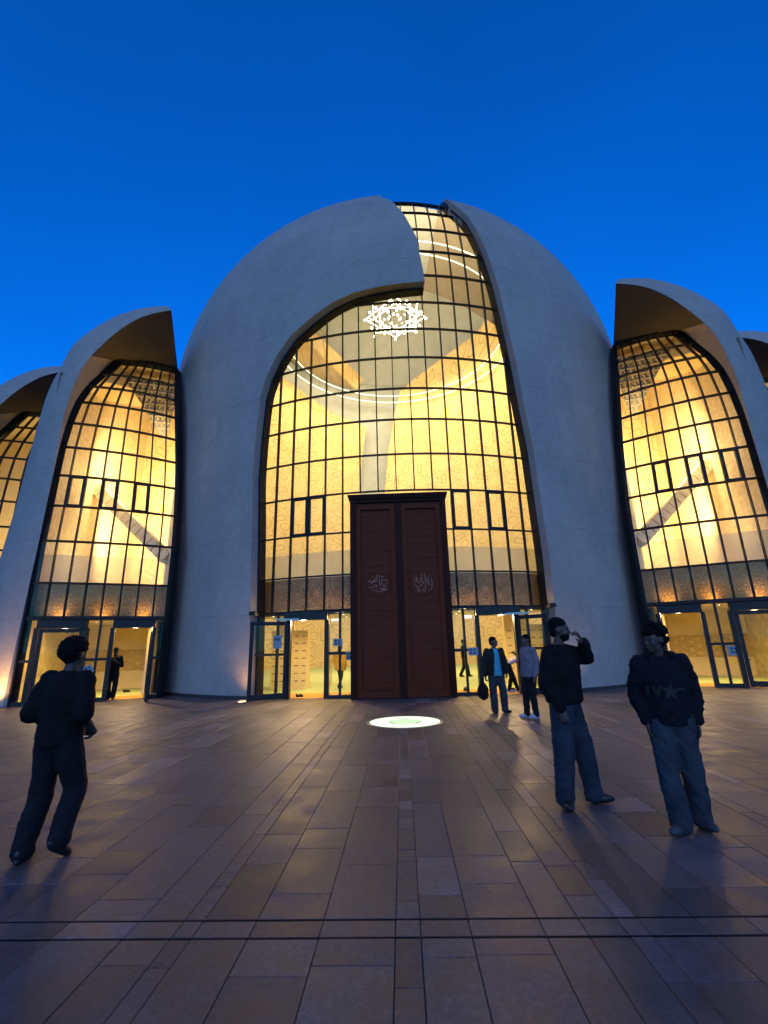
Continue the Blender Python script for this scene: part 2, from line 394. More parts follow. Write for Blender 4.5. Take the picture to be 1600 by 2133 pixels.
M['starglow'] = emit('star_lamp', (1., .84, .52), 16.)
M['ground_glow'] = emit('ground_glow', (.86, 1., .74), 1.35)
M['ground_core'] = emit('ground_core', (.66, .93, .56), 1.15)
M['uplight'] = emit('uplight_lens', (1., .66, .30), 14.)
M['exit'] = emit('exit_sign', (1., .90, .72), 1.6)
M['exit_green'] = emit('exit_green', (.25, .9, .45), 1.2)
def wood_mat():
    mt, nt, b = new_mat('mahogany'); N = nt.nodes; L = nt.links
    tc = N.new('ShaderNodeTexCoord'); mp = N.new('ShaderNodeMapping'); mp.inputs['Scale'].default_value = (1.2, 6, 22)
    L.new(tc.outputs['Object'], mp.inputs['Vector'])
    nz = N.new('ShaderNodeTexNoise'); nz.inputs['Scale'].default_value = 2.2; nz.inputs['Detail'].default_value = 8; nz.inputs['Distortion'].default_value = .6
    L.new(mp.outputs[0], nz.inputs['Vector'])
    rp = N.new('ShaderNodeValToRGB'); rp.color_ramp.elements[0].position = .3; rp.color_ramp.elements[1].position = .72
    rp.color_ramp.elements[0].color = (.080,.013,.004,1); rp.color_ramp.elements[1].color = (.152,.027,.008,1)
    L.new(nz.outputs['Fac'], rp.inputs['Fac']); L.new(rp.outputs['Color'], b.inputs['Base Color'])
    b.inputs['Roughness'].default_value = .55; b.inputs['Specular IOR Level'].default_value = .12
    bp = N.new('ShaderNodeBump'); bp.inputs['Strength'].default_value = .2; bp.inputs['Distance'].default_value = .01
    L.new(nz.outputs['Fac'], bp.inputs['Height']); L.new(bp.outputs['Normal'], b.inputs['Normal'])
    return mt
M['wood'] = wood_mat()
M['dark_wood'] = plain('dark_mahogany', (.034, .006, .002), .6, spec=.12, var=.25, scale=6)
M['carving'] = plain('carved_letters', (.34, .15, .10), .6, var=.1)

# ------------------------------------------------------------------ plaza
gb = MB(); gb.add([(-400,-400,-.03),(400,-400,-.03),(400,400,-.03),(-400,400,-.03)], [(0,1,2,3)])
plaza = structure(gb.build('plaza', M['joint']))

def slab_mesh(mb, x0, x1, y0, y1, dz):
    g = .0022; c = .003; z0 = -.029; z1 = dz
    a, b, d, e = x0+g, x1-g, y0+g, y1-g
    mb.add([(a,d,z0),(b,d,z0),(b,e,z0),(a,e,z0),(a,d,z1-c),(b,d,z1-c),(b,e,z1-c),(a,e,z1-c),
            (a+c,d+c,z1),(b-c,d+c,z1),(b-c,e-c,z1),(a+c,e-c,z1)],
           [(8,9,10,11),(4,5,9,8),(5,6,10,9),(6,7,11,10),(7,4,8,11),(0,1,5,4),(1,2,6,5),(2,3,7,6),(3,0,4,7)])
def tone_attr(me, cols):
    at = me.attributes.new('tone', 'FLOAT_COLOR', 'FACE')
    at.data.foreach_set('color', [x for c in cols for x in (*c, 1.0)])
ped = [at_z(u, 1915, 0)[0] for u in (295, 387, 427, 537, 675, 825, 875, 975, 1122, 1206, 1285, 1330, 1450)]
rng = random.Random(11)
xs = list(ped)
while xs[0] > -17: xs.insert(0, xs[0] - rng.choice((.14, .28, .28, .42, .42, .42)))
while xs[-1] < 17: xs.append(xs[-1] + rng.choice((.14, .28, .28, .42, .42, .42)))
Y_SLOT = (float(at_z(800, 1953, 0)[1]), float(at_z(800, 1915, 0)[1]))
slabs = []
for i in range(len(xs)-1):
    x0, x1 = xs[i], xs[i+1]; w = x1 - x0
    spans = ((-1.2, Y_SLOT[0]-.008), (Y_SLOT[0]+.008, Y_SLOT[1]-.008), (Y_SLOT[1]+.008, 20.5))
    for (a, b) in spans:
        y = a if b - a < .5 else a - rng.random()*.6
        while y < b - 1e-6:
            L_ = rng.choice((.42, .56, .7, .84, 1.1, 1.25)) if w > .2 else rng.choice((.2, .28, .42, .56))
            if b - a < .5: L_ = rng.choice((.45, .6, 1.))
            y1 = min(y + L_, b)
            if b - y1 < .12: y1 = b
            if y1 > a + .02: slabs.append((x0, x1, max(y, a), y1))
            y = y1
vis = []
def scr(x, y, z=0.):
    c = ROT @ (np.array([x, y, z]) - EYE); return (PCX + FPX*c[0]/c[2], PCY + FPX*c[1]/c[2]) if c[2] > .05 else None
for s_ in slabs:
    x0, x1, y0, y1 = s_; area = 0; pr = scr((x0+x1)/2, (y0+y1)/2)
    if pr and -120 < pr[0] < 1720 and 1300 < pr[1] < 2260:
        q0, q1, q2 = scr(x0, max(y0, 1.6)), scr(x1, max(y0, 1.6)), scr(x0, max(y1, 1.7))
        if q0 and q1 and q2: area = abs(q1[0]-q0[0])*abs(q2[1]-q0[1])
    vis.append(area)
order = sorted(range(len(slabs)), key=lambda i: -vis[i]); big = set(i for i in order[:300] if vis[i] > 0)
rest = MB(); rest_c = []
base_c = np.array((.089, .076, .072))
for i, (x0, x1, y0, y1) in enumerate(slabs):
    k = rng.gauss(1, .11); w = rng.random()
    if w < .07: k *= 1.6
    elif w < .16: k *= .72
    k = min(max(k, .6), 1.9); c = base_c * k * np.array((1 + rng.uniform(-.03,.05), 1, 1 + rng.uniform(-.04,.04)))
    dz = rng.uniform(-.0012, .0012)
    if i in big:
        mb = MB(); slab_mesh(mb, x0, x1, y0, y1, dz); me = mb.mesh('paving_slab', M['stone']); tone_attr(me, [c]*len(mb.f))
        link('paving_slab', me, plaza)
    elif y1 > 1.0 and abs((x0+x1)/2) < 3 + y1*1.1:
        n0 = len(rest.f); slab_mesh(rest, x0, x1, y0, y1, dz); rest_c += [c]*(len(rest.f)-n0)
me = rest.mesh('small_paving', M['stone']); tone_attr(me, rest_c); stuff(link('small_paving', me, plaza))
for ys in Y_SLOT:
    mb = MB(); mb.box((-17, ys-.0075, -.028), (17, ys-.0055, -.001)); mb.box((-17, ys+.0055, -.028), (17, ys+.0075, -.001)); mb.build('drain_slot', M['steel'], plaza)

# the round lamp set into the paving
gl = thing('ground_lamp', 'round glowing white lamp set flush in the paving before the portal', 'lamp', (0.0, 10.55, 0))
mb = MB(); mb.lathe([(.74,.003),(.78,.006),(.80,.003),(.80,-.002)], n=64); mb.build('rim', M['metal'], gl)
mb = MB(); rows = []
for r in (.34, .5, .62, .74): rows.append([(r*math.cos(2*PI*k/64), r*math.sin(2*PI*k/64), .0035) for k in range(64)])
mb.grid(rows, closed_u=True); mb.build('lens', M['ground_glow'], gl)
mb = MB(); mb.add([((.34+.05*math.sin(3*a))*math.cos(a), (.34+.05*math.sin(3*a))*math.sin(a), .0042) for a in [2*PI*k/48 for k in range(48)]], [tuple(range(48))]); mb.build('lens_core', M['ground_core'], gl)
def lamp(name, kind, loc, energy, color, parent=None, **kw):
    d = bpy.data.lights.new(name, kind); d.energy = energy; d.color = color
    for k, v in kw.items(): setattr(d, k, v)
    o = link(name, d, parent, loc); return o
def aimed(name, loc, energy, color, size, direction, parent=None):
    o = lamp(name, 'AREA', loc, energy, color, parent, shape='DISK', size=size)
    o.rotation_euler = Vector(direction).to_track_quat('-Z', 'Y').to_euler(); return o

# ------------------------------------------------------------------ the mosque
AX, AY = 0.05, 28.05                                    # axis of the dome
mosque = thing('mosque', 'grey concrete domed mosque of curved shells with glowing yellow glass facades', 'mosque', (0, 15.2, 0))
def part(o):                                             # keep world coordinates under the empty
    o.parent = mosque; o.matrix_parent_inverse = Matrix.Translation((0, -15.2, 0)); return o
def sub(mb, name, mats, parent):
    o = mb.build(name, mats); o.parent = parent
    o.matrix_parent_inverse = Matrix.Identity(4) if parent is not mosque else Matrix.Translation((0, -15.2, 0))
    return o
def mpart(mb, name, mats): return part(mb.build(name, mats))

def super_r(z, R, z0, b, n):
    s = min(max((z - z0) / b, 0.), 1.); return R * (1 - s**n) ** (1/n)
SH = (13.45, 13.84, 13.66, 2.13)                         # outer face of the shells
GL = (12.88, 13.84, 13.52, 2.15)                         # glass
def thick(z): return .58 if z < 15 else .58 - .22*min(1, (z-15)/10)
def Rs(z): return super_r(z, *SH)
def Rg(z): return super_r(z, *GL)
def on(a, z, R): return np.array([AX + R*math.sin(a), AY - R*math.cos(a), z])
def hit(u, v, fR, far=False):
    d = ray(u, v); t = np.arange(6, 60, .01); P = EYE + d*t[:, None]
    g = np.hypot(P[:,0]-AX, P[:,1]-AY) - np.array([fR(z) for z in P[::1,2]]) if False else None
    z = P[:,2]; R_, z0, b, n = SH if fR is Rs else GL if fR is Rg else fR
    s = np.clip((z - z0)/b, 0, 1); rr = R_*(1 - s**n)**(1/n)
    g = np.hypot(P[:,0]-AX, P[:,1]-AY) - rr; g[z > z0+b] = 9
    idx = np.where(g < 0)[0]
    i = (idx[-1] if far else idx[0]) if len(idx) else int(np.argmin(g))
    p = P[i]; return math.atan2(p[0]-AX, AY-p[1]), p[2]

def bound(px, fR=Rs):
    q = sorted([hit(u, v, fR) for u, v in px], key=lambda t: t[1]); return [t[1] for t in q], [t[0] for t in q]
LEAD = [(515,1463),(518,1380),(521,1280),(523,1180),(525,1080),(525.5,996),(532,911),(542.5,826),(555,784),(576.5,741),(606,699),(644.5,665),(691,631),(738,609.5),(789,597),(840,589.5),(885,585.5)]
FREE = [(884.6,580),(876,537),(867.6,495),(857,473.5),(840,444),(820,422),(806,414),(792,411)]
LOUT = [(u-7, v) for u, v in [(376,777),(378,840),(381.5,910),(383,1015),(380,1120),(373,1145),(366,1215),(359,1285),(350,1337),(339.5,1390),(332,1446)]]
RIN = [(1168,1440),(1163,1350),(1156,1265),(1143,1150),(1128,1050),(1110,930),(1091,840),(1072,740),(1053,660),(1030,570),(1008,510),(974,450),(938,422)]
ROUT = [(u+6, v) for u, v in [(1279,740),(1280,780),(1281,850),(1287,920),(1295,980),(1302,1040),(1315,1106),(1326,1178),(1338,1250),(1353,1330),(1372,1425)]]
zl, al = bound(LEAD); zf, af = bound(FREE)
zL, aL = zl + zf, al + af
order_ = np.argsort(zL); zL = [zL[i] for i in order_]; aL = [aL[i] for i in order_]
zo, ao = bound(LOUT); zr, ar = bound(RIN); zq, aq = bound(ROUT)
Z_TOP = 27.38
def cont(z, zs, as_, x_top):                              # past the last traced point the edge runs straight over the crown
    if z <= zs[-1]: return float(np.interp(z, zs, as_))
    a0 = as_[-1]; x0 = Rs(zs[-1])*math.sin(a0); R_ = max(Rs(z), .05)
    return math.asin(max(-1, min(1, x0/R_)))
def left_lead(z): return cont(z, zL, aL, 0)
def right_lead(z): return cont(z, zr, ar, 0)
def left_out(z):
    a = float(np.interp(z, zo, ao)); k = min(max((z - zo[-1] + .1)/3.5, 0), 1); return a*(1-k) + k*math.radians(-105)
def right_out(z):
    a = float(np.interp(z, zq, aq)); k = min(max((z - zq[-1] + .1)/3.5, 0), 1); return a*(1-k) + k*math.radians(105)

def shell_rows(extra):
    z = sorted(set(list(np.linspace(0, 12, 25)) + list(np.linspace(12, 24.5, 46)) + list(np.linspace(24.5, Z_TOP, 26)) + extra))
    out = [z[0]]
    for q in z[1:]:
        if q - out[-1] > .012: out.append(q)
    return out
def make_shell(name, fa, fb, zs, n=44):
    mb = MB(); O = []; I = []
    for z in zs:
        a, b = fa(z), fb(z); R_ = max(Rs(z), .05); r_ = max(R_ - thick(z), .02)
        zi = z - (.0 if z < 14 else thick(z)*min(1, ((z-14)/12))**1.5)
        O.append([on(a + (b-a)*k/n, z, R_) for k in range(n+1)])
        I.append([on(a + (b-a)*k/n, max(zi, z-.5), r_) for k in range(n+1)])
    mb.grid(O); mb.grid(I, flip=True)
    mb.grid([[o[0], i[0]] for o, i in zip(O, I)], flip=False)
    mb.grid([[o[-1], i[-1]] for o, i in zip(O, I)], flip=True)
    mb.grid([O[0], I[0]], smooth=False, flip=True); mb.grid([O[-1], I[-1]], smooth=False)
    return mpart(mb, name, M['concrete'])
sh1 = make_shell('concrete_shell', left_out, left_lead, shell_rows(zL))
sh1['label'] = 'broad concrete shell ending in a squared tip above the arched window'
sh2 = make_shell('concrete_shell', right_lead, right_out, shell_rows(zr))
sh2['label'] = 'broad concrete shell sweeping from the crown down beside the glass strip'
# base plinth, a dark recessed foot under each broad shell
for fa, fb in ((left_out, left_lead), (right_lead, right_out)):
    a, b = fa(0), fb(0); mb = MB()
    mb.grid([[on(a + (b-a)*k/20, z, 13.475) for k in range(21)] for z in (0, .1)]); mb.grid([[on(a + (b-a)*k/20, .1, r) for k in range(21)] for r in (13.475, 13.45)])
    mpart(mb, 'plinth', M['joint'])
# rear of the dome: closes the hall
mb = MB(); zz = list(np.linspace(0, 24, 17)) + list(np.linspace(25, Z_TOP-.3, 8))
mb.grid([[on(math.radians(a), z, max(Rg(z)+.15, .1)) for a in np.linspace(92, 268, 49)] for z in zz])
rear = mpart(mb, 'rear_shell', M['grey_plaster'])
mb = MB(); mb.grid([[on(math.radians(a), z, max(Rg(z)-.07, .05)) for a in np.linspace(-180, 180, 61)] for z in np.linspace(24.0, 27.3, 14)]); mpart(mb, 'crown_lining', M['grey_plaster'])

# ------------------------------------------------------------------ glass grids
W_M = .037
def pane_box(mb, q, nrm, t=.012):
    q = [np.array(p) for p in q]; nn = np.array(nrm)*t/2
    mb.add([p - nn for p in q] + [p + nn for p in q], [(0,1,2,3),(7,6,5,4),(0,4,5,1),(1,5,6,2),(2,6,7,3),(3,7,4,0)])
def quad_n(q):
    n = np.cross(np.array(q[1])-q[0], np.array(q[3])-q[0]); n /= np.linalg.norm(n); return n

rows_px = [(940,1265),(940,1190),(930,1102),(930,1020),(930,945),(925,873),(920,809),(920,745),(915,686),(915,631),(910,575),(905,525),(905,480)]
ZR = [hit(u, v, Rg)[1] for u, v in rows_px]
ZR += [ZR[-1] + d for d in (1.7, 3.2, 4.4)]
ZR = [z for z in ZR if z < 27.05]
ZROW = [0.0] + ZR
XC = [float(at_y(u, 1017, 15.3)[0]) for u in (751, 789, 827, 866, 904, 942, 978, 1014, 1052, 1091)]
DX = (XC[-1] - XC[0]) / 9
cols = [XC[0] + DX*k for k in range(-7, 13)]
def gp(x, z):                                              # point of the glass at plane x, height z
    R_ = Rg(z); dx = x - AX
    if abs(dx) > R_*.999: dx = math.copysign(R_*.999, dx)
    return np.array([AX + dx, AY - math.sqrt(R_*R_ - dx*dx), z])
def gn(x, z):
    a = gp(x+.05, z) - gp(x-.05, z); b = gp(x, z+.05) - gp(x, z-.05); n = np.cross(b, a); n /= np.linalg.norm(n)
    return n if n[1] < 0 else -n
def inside(x, z, mg):
    if z < 0: return False
    p = gp(x, z); a = math.atan2(p[0]-AX, AY-p[1]); zz_ = min(max(z, .05), 27.2)
    return left_lead(zz_) - mg < a < right_lead(zz_) + mg
facade = None
fr = MB()
def edge_curve(f, sgn, z0, z1, n):
    pts = []; ups = []
    for z in np.linspace(z0, z1, n):
        a = f(z) + sgn*.006; p = on(a, z, Rg(z)+.05); pts.append(p); ups.append((math.sin(a), -math.cos(a), .0))
    return pts, ups
zt = zl[-1]
pts = []; ups = []
for z, a in zip(*[list(t) for t in (zl, al)]): pts.append(on(a, z, Rg(z)+.06)); ups.append((math.sin(a), -math.cos(a), .05))
pc = catmull(pts, 5); uc = catmull(ups, 5); fr.sweep(pc, uc, .17, .34)
pts, ups = edge_curve(right_lead, 1, 0, 24.3, 50); fr.sweep(pts, ups, .2, .36)
pts, ups = edge_curve(left_lead, -1, zt+.35, 24.3, 26); fr.sweep(pts, ups, .10, .22)
facade = mpart(fr, 'window_frame', M['steel']); facade['label'] = 'tall arched glass facade round the red wooden portal'
DOOR_HALF = 1.62; PORT_TOP = float(at_y(830, 1040, 14.95)[2])
def blocked(x0, x1, z0, z1):
    return x0 > -DOOR_HALF-.12 and x1 < DOOR_HALF+.12 and z1 < PORT_TOP + .05
OPEN_X = ((-3.62, -2.45), (2.45, 3.62)); OPEN_TOP = 2.40
count = 0; small = MB(); pane_list = []
for i in range(len(ZROW)-1):
    z0, z1 = ZROW[i], ZROW[i+1]
    for k in range(len(cols)-1):
        x0, x1 = cols[k], cols[k+1]; zc = (z0+z1)/2; xc_ = (x0+x1)/2
        if i == 0: continue                                    # the doors' storey is built below
        if not any(inside(x, z, .012) for x in (x0+.08, xc_, x1-.08) for z in (z0+.1, zc, z1-.1)): continue
        xa, xb = x0, x1
        if z1 < PORT_TOP + .2:
            if xb > -DOOR_HALF and xa < DOOR_HALF:
                if xa < -DOOR_HALF: xb = -DOOR_HALF
                elif xb > DOOR_HALF: xa = DOOR_HALF
                else: continue
        q = [gp(xa+.03, z0+.03), gp(xb-.03, z0+.03), gp(xb-.03, z1-.03), gp(xa+.03, z1-.03)]
        pane_list.append((q, quad_n(q), i))
big_panes = [p for p in pane_list if p[2] <= 13]
for q, n_, i in pane_list:
    if i <= 13:
        mb = MB(); pane_box(mb, q, n_); sub(mb, 'pane', M['glass'], facade)
    else: pane_box(small, q, n_)
if small.f: stuff(sub(small, 'crown_panes', M['glass'], facade))
# vertical mullions, one object each
ZS = [ZR[0]] + [a + (b-a)*t for a, b in zip(ZR[:-1], ZR[1:]) for t in (.5, 1.)]
for x in cols:
    run = []
    runs = []
    for z in ZS:
        ok = inside(x, z, .02) and not (abs(x) < DOOR_HALF and z < PORT_TOP - .3)
        if ok: run.append(z)
        else:
            if len(run) > 1: runs.append(run)
            run = []
    if len(run) > 1: runs.append(run)
    for r in runs:
        mb = MB(); mb.sweep([gp(x, z) for z in r], [gn(x, z) for z in r], W_M, .12); sub(mb, 'mullion', M['steel'], facade)
for j, z in enumerate(ZR):
    xs_ = [x for x in np.linspace(cols[0], cols[-1], 120) if inside(x, z, .02)]
    if len(xs_) < 2: continue
    segs = [(xs_[0], xs_[-1])]
    if z < PORT_TOP - .1: segs = [(xs_[0], -DOOR_HALF), (DOOR_HALF, xs_[-1])]
    for a, b in segs:
        if b - a < .2: continue
        xx_ = np.linspace(a, b, 14); mb = MB()
        mb.sweep([gp(x, z) for x in xx_], [gn(x, z) for x in xx_], .043 if z > 3 else .10, .10); sub(mb, 'transom', M['steel'], facade)
# opening casements
for k in (1, 3):
    for sgn in (-1, 1):
        xm = -DOOR_HALF - .62*(k) - .30 if sgn < 0 else DOOR_HALF + .62*(k) + .22
        ks = min(range(len(cols)-1), key=lambda q: abs((cols[q]+cols[q+1])/2 - xm)); x0, x1 = cols[ks], cols[ks+1]
        if not (inside((x0+x1)/2, 6., -.01)): continue
        z0, z1 = ZR[2], ZR[3]; mb = MB()
        c = [gp(x0+.05, z0+.05), gp(x1-.05, z0+.05), gp(x1-.05, z1-.05), gp(x0+.05, z1-.05)]
        for a in range(4): mb.bar(c[a], c[(a+1) % 4], .075, .10, gn((x0+x1)/2, 6))
        sub(mb, 'casement', M['steel'], facade)

# ---- doors' storey of the main facade
ZT = ZR[0]
def upright(parent, x, y, z0, z1, w=.09, d=.14, nm='door_post'):
    mb = MB(); mb.box((x-w/2, y-d/2, z0), (x+w/2, y+d/2, z1)); return sub(mb, nm, M['door_steel'], parent)
def glass_leaf(p, q, z0, z1, name='door_leaf', mid=1.15, handle=.85, cols_=1, hand_side=1):
    """A framed glass leaf standing on the line p -> q; a part of the mosque with its panes as sub-parts."""
    p, q = np.array(p, float), np.array(q, float); t = q - p; L = np.linalg.norm(t); t = t/L; n = np.array([t[1], -t[0], 0])
    P = lambda s, z: np.array([p[0] + t[0]*s, p[1] + t[1]*s, z])
    mb = MB(); w = .11
    mb.bar(P(w/2, z0), P(w/2, z1), w, .07, n); mb.bar(P(L-w/2, z0), P(L-w/2, z1), w, .07, n)
    mb.bar(P(w, z0+.09), P(L-w, z0+.09), .17, .066, n); mb.bar(P(w, z1-.06), P(L-w, z1-.06), .115, .066, n)
    o = mpart(mb, name, M['door_steel'])
    mb = MB(); pane_box(mb, [P(w, z0+.175), P(L-w, z0+.175), P(L-w, z1-.12), P(w, z1-.12)], n); sub(mb, 'pane', M['glass'], o)
    mb = MB(); hs = L - w/2 if hand_side > 0 else w/2
    mb.tube([P(hs, handle) + n*.035, P(hs, handle) + n*.09, P(hs + (-.14 if hand_side > 0 else .14), handle) + n*.09], .012, 6); sub(mb, 'handle', M['metal'], o)
    return o
for s in (-1, 1):
    yF = lambda x: gp(x, 1.2)[1]
    o0, o1 = 2.45, 3.62
    # header box with the door operator, jambs
    mb = MB(); mb.box((min(s*o0, s*(o1+.12))-.06, 15.22, OPEN_TOP), (max(s*o0, s*(o1+.12))+.06, 15.62, ZT-.02)); op = mpart(mb, 'door_header', M['door_steel'])
    for x in (o0-.02, o1+.06): upright(op, s*x, 15.48, 0, OPEN_TOP, .14, .26, 'jamb')
    # sidelight between the portal and the door: posts, sill, middle rail, panes
    a, b = DOOR_HALF, o0-.10; mid = (a+b)/2
    mb = MB(); y = float(yF(s*mid))
    mb.box((min(s*a,s*b), y-.06, 0), (max(s*a,s*b), y+.06, .10)); mb.box((min(s*a,s*b), y-.05, 1.30), (max(s*a,s*b), y+.05, 1.39))
    mb.box((s*mid-.035, y-.055, .10), (s*mid+.035, y+.055, 1.30)); mb.box((s*mid-.035, y-.055, 1.39), (s*mid+.035, y+.055, ZT))
    sl = mpart(mb, 'side_light', M['door_steel'])
    for (u0, u1) in ((a, mid-.035), (mid+.035, b)):
        for (v0, v1) in ((.10, 1.30), (1.39, ZT-.04)):
            mb = MB(); x0, x1 = sorted((s*u0, s*u1)); pane_box(mb, [(x0,y,v0),(x1,y,v0),(x1,y,v1),(x0,y,v1)], (0,-1,0)); sub(mb, 'pane', M['glass'], sl)
    # fixed light beyond the door up to the shell
    a, b = o1+.13, 5.0; mb = MB(); y = float(yF(s*4.2)); mid = 4.15
    for x in (a+.04, mid, b-.03): mb.box((s*x-.04, y-.06, 0), (s*x+.04, y+.06, ZT))
    mb.box((min(s*a,s*b), y-.05, 0), (max(s*a,s*b), y+.05, .12)); mb.box((min(s*a,s*b), y-.045, 1.30), (max(s*a,s*b), y+.045, 1.38))
    fl = mpart(mb, 'side_light', M['door_steel'])
    for (u0, u1) in ((a+.08, mid-.04), (mid+.04, b-.07)):
        for (v0, v1) in ((.12, 1.30), (1.38, ZT-.04)):
            mb = MB(); x0, x1 = sorted((s*u0, s*u1)); pane_box(mb, [(x0,y,v0),(x1,y,v0),(x1,y,v1),(x0,y,v1)], (0,-1,0)); sub(mb, 'pane', M['glass'], fl)
    # the leaf swung out
    hinge = (s*3.66, 15.25); tip = (s*4.72, 14.72) if s < 0 else (s*4.42, 14.62)
    lf = glass_leaf(hinge, tip, .03, 2.36, hand_side=1)
    mb = MB(); mb.bar((s*3.3, 15.2, 2.42), (s*4.0, 14.98, 2.42), .05, .06, (0,0,1)); mb.build('closer_arm', M['metal'], None).parent = lf
    # an end bracket where the transom meets the shell
    mb = MB(); mb.box((s*4.80-.10, 15.05, ZT-.09), (s*4.80+.10, 15.6, ZT+.03)); mpart(mb, 'transom_end', M['steel'])

# ---- the portal
PH = PORT_TOP
mb = MB()
mb.box((-1.60, 14.84, 0), (-1.42, 15.7, PH)); mb.box((1.42, 14.84, 0), (1.60, 15.7, PH)); mb.box((-1.42, 14.86, PH-.10), (1.42, 15.7, PH))
mb.box((-.11, 14.90, 0), (.11, 15.2, PH-.10)); mb.box((-1.42, 15.2, 0), (1.42, 15.6, PH-.10))
portal = mpart(mb, 'portal', M['dark_wood']); portal['label'] = 'tall red mahogany double portal with carved round medallions'
mb = MB()
for (d, z0, z1) in ((.02, 0, .05), (.05, .05, .11), (.075, .11, .16)): mb.box((-1.60-d, 14.84-d, PH+z0), (1.60+d, 15.7, PH+z1))
sub(mb, 'cornice', M['dark_wood'], portal)
for s in (-1, 1):
    x0, x1 = sorted((s*.11, s*1.42))
    mb = MB(); z = 0; 
    fx0, fx1 = (x0+.14, x1-.14)
    mb.box((x0, 14.95, .02), (x0+.16, 15.19, PH-.11)); mb.box((x1-.16, 14.95, .02), (x1, 15.19, PH-.11))
    mb.box((x0+.16, 14.95, .02), (x1-.16, 15.19, .22)); mb.box((x0+.16, 14.95, PH-.33), (x1-.16, 15.19, PH-.11))
    leaf = mpart(mb, 'portal_leaf', M['wood'])
    n = 24; H_ = (PH-.33-.22)/n
    for k in range(n):
        mb = MB(); zz0 = .22 + k*H_; dy = random.uniform(-.003, .003); c = .004
        mb.add([(x0+.16,15.03+dy+c,zz0+.001),(x1-.16,15.03+dy+c,zz0+.001),(x1-.16,15.03+dy+c,zz0+H_-.001),(x0+.16,15.03+dy+c,zz0+H_-.001),
                (x0+.16,15.03+dy,zz0+.001+c),(x1-.16,15.03+dy,zz0+.001+c),(x1-.16,15.03+dy,zz0+H_-.001-c),(x0+.16,15.03+dy,zz0+H_-.001-c)],
               [(4,5,6,7),(0,1,5,4),(2,3,7,6),(3,0,4,7),(1,2,6,5)])
        sub(mb, 'plank', M['wood'], leaf)
# medallions: disc with raised calligraphy
STROKES = {-1: [[(355,280),(361,330),(358,420)],[(405,275),(406,345),(405,465),(430,452),(480,420)],
    [(570,378),(548,396),(528,380),(505,396),(485,380),(460,398),(440,400),(443,384),(462,374)],[(570,430),(530,438),(490,470),(440,496)],
    [(332,335),(326,425),(312,372),(306,428),(290,400),(286,434),(262,436),(230,406),(246,378),(270,402)],[(225,400),(205,420)],
    [(213,492),(250,520),(310,496),(345,462),(346,545)],[(535,492),(512,480),(500,500),(522,520),(478,532),(430,546),(540,560),(480,572),(400,592),(345,572),(318,560),(268,582)],
    [(440,330),(452,312),(470,330),(452,345),(440,330)],[(270,330),(300,312)]],
  1: [[(1015,275),(1012,340),(1008,412),(985,392),(958,368)],[(1110,250),(1114,340),(1120,432)],[(1163,252),(1170,330),(1176,430),(1170,565)],
    [(1225,290),(1230,380),(1238,492)],[(1280,340),(1288,440),(1284,525),(1240,582)],[(948,408),(1010,488),(1062,570),(1042,592),(1050,540)],
    [(1050,512),(1120,452),(1165,388)],[(1018,330),(1040,420),(1078,412),(1092,342)],[(1182,340),(1212,420),(1252,492)],[(1098,582),(1140,558),(1162,602)],[(985,330),(968,350)]]}
for s, (cx_, cy_) in ((-1, (395, 450)), (1, (1120, 440))):
    c = at_y(740 + cx_/8, 1160 + cy_/8, 15.02); k = .0155/8*1.0
    mb = MB(); mb.lathe([(.40,0),(.39,.012),(.37,.016),(.35,.010),(0.001,.010)], n=40)
    mb.v = [(c[0]+x, 15.026 - z, c[2]+y) for x, y, z in mb.v]
    md = sub(mb, 'medallion', M['wood'], portal)
    mb = MB()
    for st in STROKES[s]:
        P = catmull([(c[0] + (u-cx_)*k*.94, 15.010, c[2] - (v-cy_)*k*.94) for u, v in st], 4)
        n = len(P); mb.tube(P, [.0085 + .006*math.sin(PI*min(1, (i+.6)/n)) for i in range(n)], 6)
    sub(mb, 'calligraphy', M['carving'], portal)

# ------------------------------------------------------------------ side petals (left traced, right mirrored)
zs0 = [2.68,3.84,5.28,6.69,8.04,9.4,10.66,11.98,13.24,14.49,15.95]
LROW = [(45,1288,350,1285),(65,1204,357,1211),(82,1126,366,1141),(98,1052,371,1078),(112,989,373,1018),(122,931,373,968),(140,878,373,917),(157,836,371,871),(178,805,371,836),(210,777,371,805),(238,754,371,775)]
EL = []; ER = []
for k, z in enumerate(zs0):
    f_ = 1 - .122*max(0, k-2)/8; z2 = 1.55 + (z-1.55)*f_
    a, b = at_z(LROW[k][0], LROW[k][1], z2), at_z(LROW[k][2], LROW[k][3], z2)
    EL.append(a); ER.append(b)
for k in (0, 1):
    EL[k] = np.array([EL[2][0], EL[2][1], zs0[k]]); ER[k] = np.array([ER[2][0], ER[2][1], zs0[k]])
for E_ in (EL, ER):                                            # smooth the traced jitter
    Q = [p.copy() for p in E_]
    for k in range(3, 10): E_[k][:2] = (Q[k-1][:2] + 2*Q[k][:2] + Q[k+1][:2])/4
EL = [np.array([EL[2][0], EL[2][1], 0.])] + EL; ER = [np.array([ER[2][0], ER[2][1], 0.])] + ER
NR = len(EL)
def patch(u, k):
    p = EL[k]*(1-u) + ER[k]*u; t = ER[k]-EL[k]; n = np.array([t[1], -t[0], 0]); n /= np.linalg.norm(n)
    return p + n*.22*4*u*(1-u)*min(1, k/4)
AR = [((7,1460),14.92),((24,1383),14.92),((45.5,1288),14.92),((63,1208),14.92),((82.5,1121),14.92),((97,1049),15.0),((111,983),15.12),((124,915),15.2),((134,864),15.2),((148.5,818),15.22),((165,777),15.28),((190,741),15.4),((238,696),15.55),((280,668),15.7),((315,654),15.85),((357,646),16.0)]
